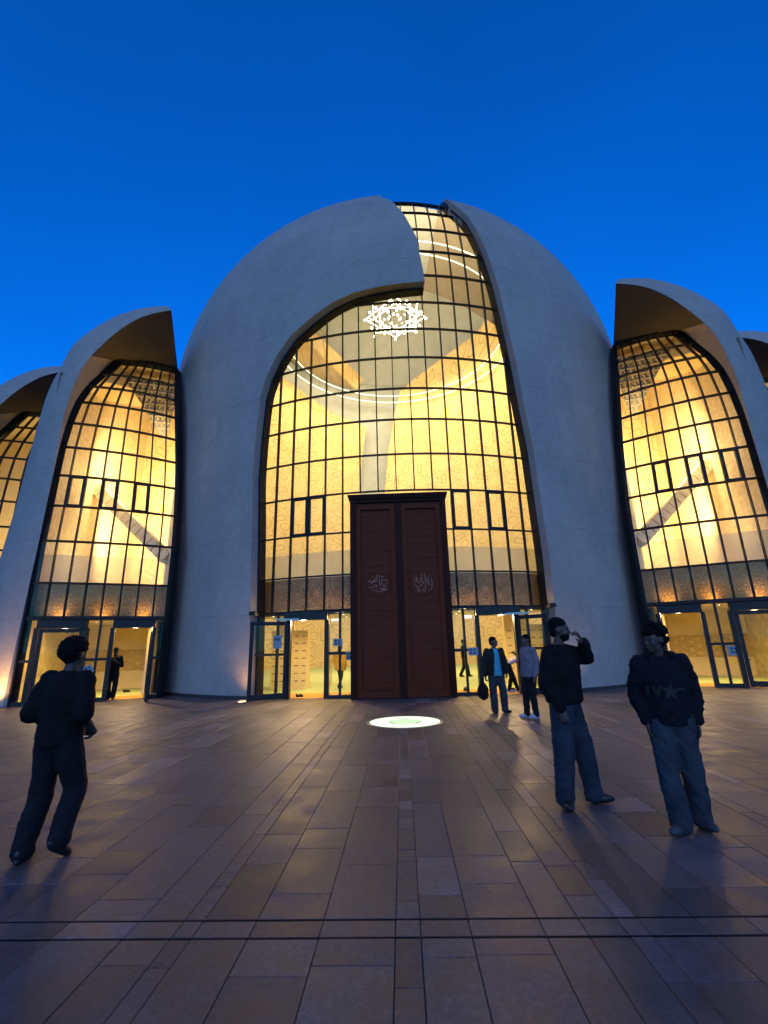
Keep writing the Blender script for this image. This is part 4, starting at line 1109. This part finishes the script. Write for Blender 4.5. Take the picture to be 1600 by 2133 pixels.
def hand(mb, w, d, pn, side, curl=.5, s=1.):
    """palm and five fingers at wrist w, pointing along d, palm facing pn; side = +1 puts the thumb on the +(d x pn) side"""
    w, d, pn = (np.array(a, float) for a in (w, d, pn)); d /= np.linalg.norm(d); pn = pn - d*(pn@d); pn /= np.linalg.norm(pn); b = np.cross(d, pn)*side
    rows = []
    for t, wd, th in ((-.02,.024,.018),(.02,.034,.016),(.06,.041,.015),(.092,.040,.012)):
        c = w + d*t*s; rows.append([c + (b*wd*math.cos(2*PI*k/10) + pn*th*math.sin(2*PI*k/10))*s for k in range(10)])
    mb.grid(rows, closed_u=True); mb.add(rows[-1], [tuple(range(10))]); mb.add(rows[0], [tuple(range(9,-1,-1))])
    for off, L in ((.030,.070),(.010,.080),(-.011,.074),(-.031,.058)):
        p = w + (d*.088 + b*off)*s; pts = [p]; a = curl*.5; 
        for q in (.45,.32,.23):
            p = p + (d*math.cos(a) + pn*math.sin(a))*L*q*s; pts.append(p); a += curl
        mb.tube(pts, [.0092*s,.0088*s,.008*s,.0062*s], 7)
    p = w + (d*.015 + b*.030)*s; pts = [p]
    for q, (u, v) in zip((.035,.032,.024), ((.75,.6),(.9,.25),(1.,.0))): p = p + (d*u + b*v + pn*.25)*q*s; pts.append(p)
    mb.tube(pts, [.0115*s,.0105*s,.0095*s,.007*s], 7)

def person(label, loc, rz, H, P, wear, hair='short', skin=SK, vox=.011, group=None, face=True):
    s = H/1.75; t = thing('person', label, 'person', loc, math.radians(rz), group)
    D = dict(pelvis=(0,0,.93), chest=(0,0,1.27), neck=(0,.01,1.47), head=(0,-.02,1.63), hyaw=0., hpitch=0.,
             hipL=(.092,0,.90), hipR=(-.092,0,.90), kneeL=(.11,-.02,.49), kneeR=(-.11,-.02,.49), ankL=(.12,.02,.09), ankR=(-.12,.02,.09), toeL=(.25,-1,0), toeR=(-.25,-1,0),
             shL=(.185,.01,1.41), shR=(-.185,.01,1.41), elL=(.245,.04,1.13), elR=(-.245,.04,1.13), wrL=(.25,-.04,.88), wrR=(-.25,-.04,.88),
             hdL=(0,-.15,-1), hdR=(0,-.15,-1), pnL=(-1,0,0), pnR=(1,0,0), curl=.45)
    D.update(P)
    J = {k: (np.array(v, float)*(s if k[:2] not in ('hd','pn','to') else 1)) if isinstance(v, tuple) else v for k, v in D.items()}
    w = dict(bulk=1., hem=.90, sleeve=1., leg=(.105,.088,.080), top=BLK, trousers=DENIM, shoe=SHB, arm=(.072,.060,.046), fold=.010); w.update(wear)
    # --- body: one continuous surface
    mb = MB(); cap(mb, J['neck']-np.array([0,0,.06*s]), J['head']+np.array([0,.01,-.06*s]), .058*s, .052*s)
    yaw = math.radians(J['hyaw']); pit = math.radians(J['hpitch'])
    Rh = np.array(Matrix.Rotation(yaw, 3, 'Z') @ Matrix.Rotation(pit, 3, 'X')); hc = J['head']
    h = lambda x, y, z: hc + Rh @ (np.array([x, y, z])*s)
    mb.ellipsoid(h(0,.012,.025), (.074*s,.092*s,.088*s), 16, 12, Rh); mb.ellipsoid(h(0,-.022,-.045), (.056*s,.066*s,.072*s), 14, 10, Rh)
    mb.ellipsoid(h(0,-.070,-.092), (.026*s,.024*s,.020*s), 8, 6, Rh); mb.ellipsoid(h(0,-.098,-.022), (.013*s,.024*s,.018*s), 8, 6, Rh); mb.ellipsoid(h(0,-.088,.002), (.010*s,.014*s,.03*s), 8, 6, Rh)
    mb.ellipsoid(h(0,-.078,.026), (.052*s,.016*s,.012*s), 10, 6, Rh); mb.ellipsoid(h(0,-.082,-.058), (.025*s,.014*s,.013*s), 8, 6, Rh)
    for q in (-1, 1): mb.ellipsoid(h(q*.076,.012,-.008), (.011*s,.024*s,.034*s), 8, 6, Rh); mb.ellipsoid(h(q*.036,-.062,-.025), (.024*s,.026*s,.026*s), 8, 6, Rh)
    bk = min(w['bulk'], 1.)
    loft(mb, [(J['pelvis']-np.array([0,0,.06*s]), .13*s, .095*s, 0), (J['pelvis'], .145*s, .10*s, 0), ((J['pelvis']+J['chest'])/2, .13*s, .09*s, 0), (J['chest'], .155*s, .105*s, 0), ((J['shL']+J['shR'])/2 + np.array([0,0,.0]), .12*s, .07*s, 0), (J['neck'], .055*s, .055*s, 0)])
    for q in 'LR':
        chain(mb, [J['sh'+q], J['el'+q], J['wr'+q]], [.048*s, .040*s, .027*s]); chain(mb, [J['hip'+q], J['knee'+q], J['ank'+q]], [.078*s, .052*s, .036*s])
    vs, ns, fs = remesh(mb, vox*s, 3); b = MB(); b.add(vs, fs, True)
    for q, sd in (('L', 1), ('R', -1)):
        if ('hide'+q) not in P: hand(b, J['wr'+q], J['hd'+q], J['pn'+q], sd, J['curl'], s)
    b.build('body', skin, t)
    if face:
        f = MB()
        for q in (-1, 1): f.ellipsoid(h(q*.030,-.081,.008), (.0125*s,.008*s,.006*s), 8, 6, Rh)
        f.build('eyes', EYE_W, t)
        f = MB(); f.ellipsoid(h(0,-.093,-.058), (.022*s,.006*s,.006*s), 8, 6, Rh); f.build('mouth', LIP, t)
    # --- hair
    m_ = MB()
    m_.ellipsoid(h(0,.024,.050), (.081*s,.096*s,.082*s), 18, 12, Rh); m_.ellipsoid(h(0,.060,-.005), (.070*s,.052*s,.075*s), 14, 10, Rh)
    if hair in ('curly', 'mop'):
        rg = random.Random(int(H*1000)); n_ = 190 if hair == 'curly' else 110; up_ = .95 if hair == 'curly' else .7
        for k in range(n_):
            a, e = rg.uniform(0, 2*PI), rg.uniform(-.95, 1.5); x, y, z = math.cos(e)*math.cos(a), math.cos(e)*math.sin(a), math.sin(e)
            if z < -.1 and y < .25: continue
            if y < -.45 and z < (.35 if hair == 'curly' else .25): continue
            r = rg.uniform(.017, .030)*s; m_.ellipsoid(h(x*.098, .024 + y*.112, .046 + z*.106), (r, r, r), 7, 5)
        if hair == 'mop': m_.ellipsoid(h(-.0,-.055,.085), (.075*s,.055*s,.040*s), 12, 8, Rh)
        vs, ns, fs = remesh(m_, .010*s, 1); vs = fold(vs, ns, .011, (45, 45, 45))
    elif hair == 'long':
        chain(m_, [h(0,.05,.0), h(0,.07,-.14), h(0,.075,-.26)], [.075*s,.07*s,.05*s]); vs, ns, fs = remesh(m_, .012*s, 2); vs = fold(vs, ns, .006, (40,40,8))
    else:
        vs, ns, fs = remesh(m_, .011*s, 1); vs = fold(vs, ns, .003, (70, 70, 70))
    hb = MB(); hb.add(vs, fs, True); hb.build('hair', HAIR, t)
    if w.get('beard'):
        m_ = MB(); m_.ellipsoid(h(0,-.030,-.062), (.060*s,.066*s,.058*s), 14, 10, Rh); hb = MB(); vs, ns, fs = remesh(m_, .011*s, 1); hb.add(fold(vs, ns, .003, (90,90,90)), fs, True); hb.build('beard', HAIR, t)
    # --- trousers
    mb = MB(); pv = J['pelvis']
    mb.ellipsoid(pv + np.array([0,.005,-.01]), (.165*s,.125*s,.135*s), 18, 12)
    r0, r1, r2 = (q*s for q in w['leg'])
    for q in 'LR':
        kn, an, hp = J['knee'+q], J['ank'+q], J['hip'+q]
        chain(mb, [hp, kn, an + np.array([0,0,.03*s])], [r0, r1, r2]); cap(mb, an + np.array([0,0,.045*s]), an + np.array([0,-.004,.0]), r2, r2*1.04)
    vs, ns, fs = remesh(mb, vox*1.15*s, 4); c = MB(); c.add(fold(vs, ns, w['fold'], (5,5,8), H*7), fs, True); c.build('trousers', w['trousers'], t)
    # --- shoes, one each
    for q in 'LR':
        an = J['ank'+q]; d = np.array([J['toe'+q][0], J['toe'+q][1], 0.]); d /= np.linalg.norm(d); pitch = J['toe'+q][2]
        dd = np.array([d[0], d[1], pitch]); dd /= np.linalg.norm(dd); sd = np.array([-d[1], d[0], 0]); up = np.cross(dd, sd); up = up if up[2] > 0 else -up
        Rm = np.stack([sd, -dd, up], 1); m_ = MB()
        o_ = an - up*.035*s
        m_.ellipsoid(o_ + up*.030*s - dd*.02*s, (.044*s,.075*s,.055*s), 14, 10, Rm); m_.ellipsoid(o_ + dd*.085*s - up*.004*s, (.047*s,.110*s,.042*s), 16, 10, Rm); m_.ellipsoid(o_ + dd*.03*s - up*.022*s, (.043*s,.125*s,.028*s), 14, 8, Rm)
        vs, ns, fs = remesh(m_, .010*s, 2)
        if pitch == 0: vs = [Vector((v.x, v.y, max(v.z, .003))) for v in vs]
        c = MB(); c.add(vs, fs, True); c.build('shoe', w['shoe'], t)
    # --- top
    mb = MB(); B = w['bulk']; ch, nk = J['chest'], J['neck']; hem = w['hem']*s; pv = J['pelvis']; sm = (J['shL']+J['shR'])/2
    ax = ch - pv; k = (hem - pv[2])/(ax[2] if abs(ax[2]) > .1 else 1); hb_ = pv + ax*k if w['hem'] is not None and abs(ax[2]) > .15 else pv
    tl = w.get('tilt', 0.)
    rings = [(hb_, .178*B*s, .132*B*s, tl), (hb_ + ax*.12, .186*B*s, .138*B*s, tl), ((pv+ch)/2, .185*B*s, .138*B*s, tl), (ch, .205*B*s, .145*B*s, tl), (sm + (nk-sm)*.10, .185*B*s, .115*B*s, tl), (sm + (nk-sm)*.75, .105*s*B, .085*s*B, tl), (nk + (nk-sm)*.25, .070*s, .068*s, tl)]
    loft(mb, rings)
    a0, a1, a2 = (q*s for q in w['arm'])
    for q in 'LR':
        e, wr = J['el'+q], J['wr'+q]
        if w['sleeve'] < .6: e2 = J['sh'+q] + (e - J['sh'+q])*w['sleeve']/.5; chain(mb, [J['sh'+q], e2], [a0, a1*1.1])
        else: chain(mb, [J['sh'+q], e, e + (wr-e)*(.96 if w['sleeve'] >= 1 else .6)], [a0, a1, a2])
    if w.get('hood'):
        mb.tube([nk + np.array([.105*s*math.sin(a), -.02*s + .085*s*math.cos(a), .012*s + .018*s*math.cos(a)]) for a in np.linspace(-2.4, 2.4, 14)], .034*s, 8); mb.ellipsoid(nk + np.array([0,.10*s,-.04*s]), (.10*s,.055*s,.09*s))
    if w.get('collar'):
        mb.tube([nk + np.array([.078*s*math.sin(a), .005 + .075*s*math.cos(a), .0]) for a in np.linspace(-2.6, 2.6, 14)], .022*s, 8)
    vs, ns, fs = remesh(mb, vox*1.15*s, 4); vs = fold(vs, ns, w['fold']*1.2, (6,6,10), H*3)
    if w.get('inner'):                              # open front: the middle of the jacket is cut away and the shirt shows
        gap = w['gap']; top_ = sm[2] + .09*s; keep = []
        for f_ in fs:
            c_ = sum((vs[i] for i in f_), Vector())/len(f_); g = gap*(.55 + .75*(top_ - c_.z)/(top_ - hem))*s
            keep.append(not (c_.y < ch[1]-.02 and abs(c_.x - w.get('gx', 0.)*s) < g and c_.z < top_))
        c = MB(); c.add(vs, [f_ for f_, q in zip(fs, keep) if q], True); c.build('jacket', w['top'], t)
        mi_ = MB(); loft(mi_, [(r[0], r[1]*.90, r[2]*.90, r[3]) for r in rings]); vs2, ns2, fs2 = remesh(mi_, .014*s, 3); c2 = MB(); c2.add(fold(vs2, ns2, .008, (5,5,9)), fs2, True); c2.build('shirt', w['inner'], t)
        topo = None
    else:
        c = MB(); c.add(vs, fs, True); topo = c.build(w.get('top_name', 'jacket'), w['top'], t)
    return t, J, topo, vs

def gpx(u, v): p = at_z(u, v, 0); return (float(p[0]), float(p[1]), 0.)

# 1 walking away, curly hair
person('curly-haired person in black t-shirt and dark trousers walking towards the side doors', (-2.88, 4.12, 0), 172, 1.66,
       dict(kneeL=(.12,-.03,.47), ankL=(.13,.06,.085), toeL=(.35,-1,0), kneeR=(-.11,-.14,.50), ankR=(-.13,-.02,.15), toeR=(-.1,-1,-.75), elL=(.262,.07,1.12), elR=(-.262,.07,1.12), wrL=(.20,-.16,.95), wrR=(-.20,-.16,.95), hdL=(-1,-.3,0), hdR=(1,-.3,0), head=(0,-.03,1.62)),
       dict(bulk=1.08, hem=.86, sleeve=.48, top=BLK, top_name='t_shirt', trousers=DKTR, leg=(.118,.098,.088), arm=(.085,.082,.06), shoe=SHB), hair='curly', skin=SKD)
# 2 black jacket, hand at the mouth
person('bearded person in bulky black jacket and jeans raising a hand to the mouth', (1.64, 5.16, 0), 52, 1.78,
       dict(ankR=(-.10,.07,.09), kneeR=(-.115,.02,.49), toeR=(-.85,-.62,0), ankL=(.20,-.10,.09), kneeL=(.155,-.08,.49), toeL=(.45,-.9,0),
            elL=(.215,-.20,1.36), wrL=(.085,-.235,1.50), hdL=(-.55,.25,.85), pnL=(-.3,1,.1), elR=(-.27,.06,1.13), wrR=(-.25,-.06,.90), head=(.0,-.04,1.635), hyaw=22, hpitch=4, curl=.7),
       dict(bulk=1.30, hem=.93, top=BLK, trousers=DENIM, leg=(.125,.104,.092), arm=(.096,.086,.062), collar=True, beard=True, fold=.012), skin=SK)
# 3 navy hoodie
pt, pJ, ph, pv_ = person('person in dark navy hoodie with star print and wide jeans looking aside', (2.33, 4.50, 0), -14, 1.66,
       dict(ankL=(.135,.12,.09), kneeL=(.11,.03,.47), toeL=(.35,-1,0), ankR=(-.075,-.05,.09), kneeR=(-.10,-.04,.47), toeR=(-.75,-.9,0), elL=(.25,.07,1.13), elR=(-.25,.05,1.13), wrL=(.205,-.03,.90), wrR=(-.205,-.03,.90), head=(-.025,-.035,1.62), hyaw=-58, hpitch=6),
       dict(bulk=1.03, hem=.87, top=NAVY, top_name='hoodie', trousers=DENIM2, leg=(.112,.098,.096), arm=(.086,.080,.062), hood=True, shoe=SHG, fold=.014), hair='mop', skin=SKD)
# worn chest print: two block letters, a star and a fading bar, lying on the fleece
def on_chest(x, z, lift=.004):
    y = min((v.y for v in pv_ if abs(v.x-x) < .018 and abs(v.z-z) < .018), default=-.2); return Vector((x, y-lift, z))
def print_poly(poly, name):
    z0 = 1.165*1.66/1.75; c = Vector((sum(p[0] for p in poly)/len(poly), 0, sum(p[1] for p in poly)/len(poly)))
    mb = MB(); n = len(poly); vs_ = [on_chest(x-.02, z0+z) for x, z in poly]; vs_.append(on_chest(c.x-.02, z0+c.z)); mb.add(vs_, [(i, (i+1) % n, n) for i in range(n)])
    o = mb.build(name, PRINT, ph); return o
print_poly([(-.155,-.045),(-.128,-.045),(-.128,.045),(-.155,.045)], 'printed_letter')
print_poly([(-.112,.045),(-.088,.045),(-.074,-.010),(-.060,.045),(-.036,.045),(-.064,-.045),(-.084,-.045)], 'printed_letter')
print_poly([((.082 if k % 2 == 0 else .034)*math.sin(PI*k/5 + .1) + .03, (.082 if k % 2 == 0 else .034)*math.cos(PI*k/5 + .1)) for k in range(10)], 'printed_star')
print_poly([(.085,.004),(.150,.0),(.150,.026),(.085,.032)], 'printed_bar')
# 4 teal shirt with bag
person('person in open dark jacket over a teal t-shirt and jeans holding a bag', gpx(1040, 1486), 14, 1.68,
       dict(ankL=(.15,-.02,.09), kneeL=(.14,-.03,.49), ankR=(-.09,.02,.09), toeL=(.5,-1,0), toeR=(-.1,-1,0), hyaw=42, hpitch=-4, head=(0,-.02,1.63), elR=(-.27,.05,1.13), wrR=(-.285,-.02,.86), elL=(.27,.04,1.13), wrL=(.24,-.08,.92), curl=.9),
       dict(bulk=1.16, hem=.84, top=OLV, inner=TEAL, gap=.085, gx=.0, trousers=DENIM2, leg=(.112,.095,.086), arm=(.085,.078,.06)), vox=.015)
# 5 lavender overshirt
person('person in grey-lavender overshirt, black trousers and pale shoes seen from the side', gpx(1113, 1497), -72, 1.70,
       dict(ankL=(.07,.02,.09), ankR=(-.10,-.10,.09), kneeL=(.085,-.03,.49), kneeR=(-.10,-.08,.49), toeL=(0,-1,0), toeR=(-.2,-1,0), elL=(.24,.07,1.13), wrL=(.24,-.03,.88), hyaw=8, hpitch=8),
       dict(bulk=1.10, hem=.84, top=LAV, top_name='overshirt', trousers=DKTR, leg=(.105,.082,.066), arm=(.082,.072,.055), shoe=SHW), vox=.015)
# 6 bending man in the doorway
person('person in white t-shirt bending down in the doorway to put on shoes', (3.50, 16.05, 0), 78, 1.72,
       dict(pelvis=(0,.10,.90), chest=(0,-.20,1.03), neck=(0,-.39,.98), head=(0,-.50,.90), hpitch=70, shL=(.17,-.34,1.0), shR=(-.17,-.34,1.0), elL=(.18,-.36,.70), elR=(-.18,-.38,.70), wrL=(.12,-.32,.42), wrR=(-.12,-.32,.42),
            hdL=(0,.1,-1), hdR=(0,.1,-1), hipL=(.09,.08,.88), hipR=(-.09,.08,.88), kneeL=(.11,-.06,.48), kneeR=(-.11,.0,.48), ankL=(.11,-.16,.09), ankR=(-.11,.10,.09)),
       dict(bulk=1.0, hem=.9, tilt=-1.15, sleeve=.45, top=WHT, top_name='t_shirt', trousers=DKTR, leg=(.10,.075,.062), shoe=SHW), vox=.016, skin=SKD)
# 7 half hidden with a phone
person('person half hidden by the door leaf looking at a phone', (3.95, 16.1, 0), -65, 1.72,
       dict(hpitch=22, elL=(.22,.02,1.12), wrL=(.06,-.26,1.20), elR=(-.22,.02,1.12), wrR=(-.06,-.27,1.20), hdL=(-.2,-1,.3), hdR=(.2,-1,.3), pnL=(0,0,1), pnR=(0,0,1)), dict(top=BLK, trousers=DKTR), vox=.016, skin=SKD)
# 8 in the side doorway
person('person in dark clothes standing in the side doorway with hands at the chest', gpx(229, 1458), 14, 1.70,
       dict(hpitch=20, hyaw=-15, elL=(.25,.03,1.12), wrL=(.05,-.20,1.28), elR=(-.25,.03,1.14), wrR=(-.07,-.19,1.30), hdL=(-.4,-.3,1), hdR=(.4,-.3,1), pnL=(0,1,0), pnR=(0,1,0), ankL=(.08,.02,.09), ankR=(-.08,.0,.09)), dict(top=BLK, trousers=DKTR, leg=(.11,.09,.075)), vox=.016, skin=SKD)
# 9 inside, yellow coat
person('person in a loose yellow coat walking through the hall, seen through the glass', (-2.45, 18.9, 0), 150, 1.62,
       dict(kneeL=(.10,-.12,.48), ankL=(.10,-.16,.10), ankR=(-.10,.18,.10), kneeR=(-.10,.02,.48), elL=(.26,.05,1.12), elR=(-.26,.05,1.12)), dict(top=YEL, bulk=1.35, hem=.70, top_name='coat', trousers=DKTR, leg=(.09,.07,.06), arm=(.09,.09,.08)), hair='long', vox=.018, skin=SKD)
person('person in dark clothes walking far inside the hall behind the portal', (2.95, 23.5, 0), 80, 1.72, dict(kneeL=(.10,-.12,.48), ankL=(.10,-.18,.10), ankR=(-.10,.20,.10), kneeR=(-.10,.02,.48)), dict(top=BLK, trousers=DKTR), vox=.02, skin=SKD)

# ------------------------------------------------------------------ small things
# duffel bag in the hand of the person with the teal shirt
g = gpx(1004, 1462); bx, by = 1.78, 11.18
bag = thing('handbag', 'black soft duffel bag held by the person in the teal t-shirt', 'bag', (bx, by, .33))
m_ = MB(); m_.ellipsoid((0,0,.17), (.13,.17,.19), 16, 12); m_.box((-.08,-.13,.02), (.08,.13,.22)); vs, ns, fs = remesh(m_, .016, 4); c = MB(); c.add(fold(vs, ns, .012, (9,9,9)), fs, True); c.build('sack', BLK, bag)
m_ = MB(); m_.tube(catmull([(0,-.11,.31),(0,-.07,.43),(0,0,.475),(0,.07,.43),(0,.11,.31)], 4), .012, 6); m_.build('strap', BLK, bag)
def shoes(x, y, rz, label, mat_):
    t = thing('shoe_pair', label, 'shoes', (x, y, .013), math.radians(rz))
    for q in (-.06, .06):
        m_ = MB(); m_.ellipsoid((q, 0, .045), (.042,.08,.05), 12, 8); m_.ellipsoid((q, -.10, .032), (.045,.10,.036), 12, 8); vs, ns, fs = remesh(m_, .011, 2); c = MB(); c.add([Vector((v.x, v.y, max(v.z, 0))) for v in vs], fs, True); c.build('shoe', mat_, t)
shoes(-3.42, 16.0, 35, 'pair of black shoes left just inside the empty doorway', SHB)
shoes(3.62, 16.45, 60, 'dark shoes on the mat beside the bending person', SHB)
p_ = at_z(258, 1443, 0); shoes(float(p_[0]), float(p_[1])+.1, 70, 'pair of black shoes on the floor of the side doorway', SHB)
def stopper(u, v, label):
    p = at_z(u, v, 0); t = thing('door_stop', label, 'door stop', (float(p[0]), float(p[1]), 0)); m_ = MB(); m_.lathe([(.10,0),(.105,.04),(.085,.10),(.05,.14),(.002,.155)], n=18); m_.build('weight', SHG, t)
stopper(972, 1440, 'grey domed door weight standing inside behind the side light by the portal')
def notice(c, ux, n, w, h, label, marks=2):
    c, ux, n = (np.array(q, float) for q in (c, ux, n)); ux /= np.linalg.norm(ux); n /= np.linalg.norm(n); uz = np.cross(ux, n); uz = uz if uz[2] > 0 else -uz
    t = thing('notice', label, 'notice', c); mb = MB(); mb.obox((0,0,0), ux*w/2, n*.003, uz*h/2); mb.build('sheet', M['paper'], t)
    mb = MB()
    for r in range(marks):
        for k in (-.22, .14):
            mb = MB(); mb.obox(ux*w*k + uz*h*(.2-.38*r) + n*.0045, ux*w*.12, n*.001, uz*h*.11); mb.build('printed_mark', M['ink'], t)
for u, v, w, h, lb in ((704, 1338, .30, .22, 'blue-white notice on the upper side light between the empty doorway and the portal'), (729, 1366, .26, .26, 'blue-white notice on the lower side light next to the portal'), (986, 1357, .30, .24, 'blue-white notice on the side light behind the teal-shirted person')):
    c = at_y(u, v, 15.19); notice(c, (1,0,0), (0,-1,0), w, h, lb)
c = at_y(578, 1337, 15.02); notice((float(c[0]), 15.02, float(c[2])), (1.06,.53,0), (.45,-.9,0), .26, .40, 'tall pale notice on the swung-out glass leaf', 1)
c = at_y(1556, 1345, 16.0); pa, pb = tf(patch(0,0), 1, False), tf(patch(1,0), 1, False); tt = pb - pa; nn = np.array([tt[1], -tt[0], 0]); nn = nn if nn[1] < 0 else -nn; nn /= np.linalg.norm(nn)
q = pa + tt*.455 + nn*.07; notice((q[0], q[1], 1.12), tt, nn, .28, .30, 'blue-white notice on the glass beside the side doors near the hooded person')
pa, pb = tf(patch(0,0), -1, False), tf(patch(1,0), -1, False); tt = pb - pa; nn = np.array([tt[1], -tt[0], 0]); nn = nn if nn[1] < 0 else -nn; nn /= np.linalg.norm(nn)
q = pa + tt*.47 + nn*.07; notice((q[0], q[1], 1.02), tt + np.array([0,0,2.2]), nn, .26, .26, 'pale notice taped askew on the glass near the curly-haired person')
# exit signs under the gallery
for u, v, gi in ((698, 1290, 1), (975, 1284, 1)):
    c = at_y(u, v, 19.0); t = thing('exit_sign', 'small lit white exit sign seen beyond the ' + ('empty doorway' if u < 800 else 'side light behind the teal-shirted person'), 'sign', (float(c[0]), 19.0, float(c[2])))
    mb = MB(); mb.box((-.16,-.02,-.09), (.16,.03,.09)); mb.build('box', M['white'], t); mb = MB(); mb.box((-.145,-.024,-.075), (.145,-.021,.075)); mb.build('panel', M['exit'], t)
    mb = MB(); mb.tube([(0,0,.09),(0,0,.25)], .01, 6); mb.build('rod', M['steel'], t)
# brass stanchion, dark bags on the carpet, picture
c = at_z(641, 1410, 0); t = thing('stanchion', 'brass post with a rail head standing on the carpet in the hall', 'stanchion', (-3.05, 20.6, .005))
mb = MB(); mb.lathe([(.16,0),(.16,.015),(.03,.03),(.025,.04)], n=20); mb.build('base', M['brass'], t); mb = MB(); mb.lathe([(.022,.03),(.022,.92),(.035,.93),(.035,1.0),(.002,1.02)], n=14); mb.build('post', M['brass'], t)
for u, lb in ((634, 'dark boxy bag on the carpet beside the brass post'), (662, 'dark slumped bag with a stick on the carpet in the hall')):
    p = at_z(u, 1386, 0); t = thing('floor_bag', lb, 'bag', (float(p[0]), float(p[1]), .005)); m_ = MB(); m_.box((-.42,-.2,.02), (.42,.2,.42)); m_.ellipsoid((0,0,.25), (.46,.24,.26), 14, 9); vs, ns, fs = remesh(m_, .035, 3); c = MB(); c.add(fold(vs, ns, .04, (4,4,4)), fs, True); c.build('sack', OLV, t)
q = tf(np.array([-9.45, 19.6, 1.9]), 1, False); t = thing('picture', 'gold framed picture hanging on the wall inside the side doors', 'picture', q, math.radians(-62))
mb = MB()
for a, b in (((-.42,-.03,-.36),(.42,.0,-.28)), ((-.42,-.03,.28),(.42,.0,.36)), ((-.42,-.03,-.28),(-.34,.0,.28)), ((.34,-.03,-.28),(.42,.0,.28))): mb.box(a, b)
mb.build('frame', M['brass'], t); mb = MB(); mb.box((-.34,-.012,-.28), (.34,-.004,.28)); mb.build('canvas', M['slot'], t)
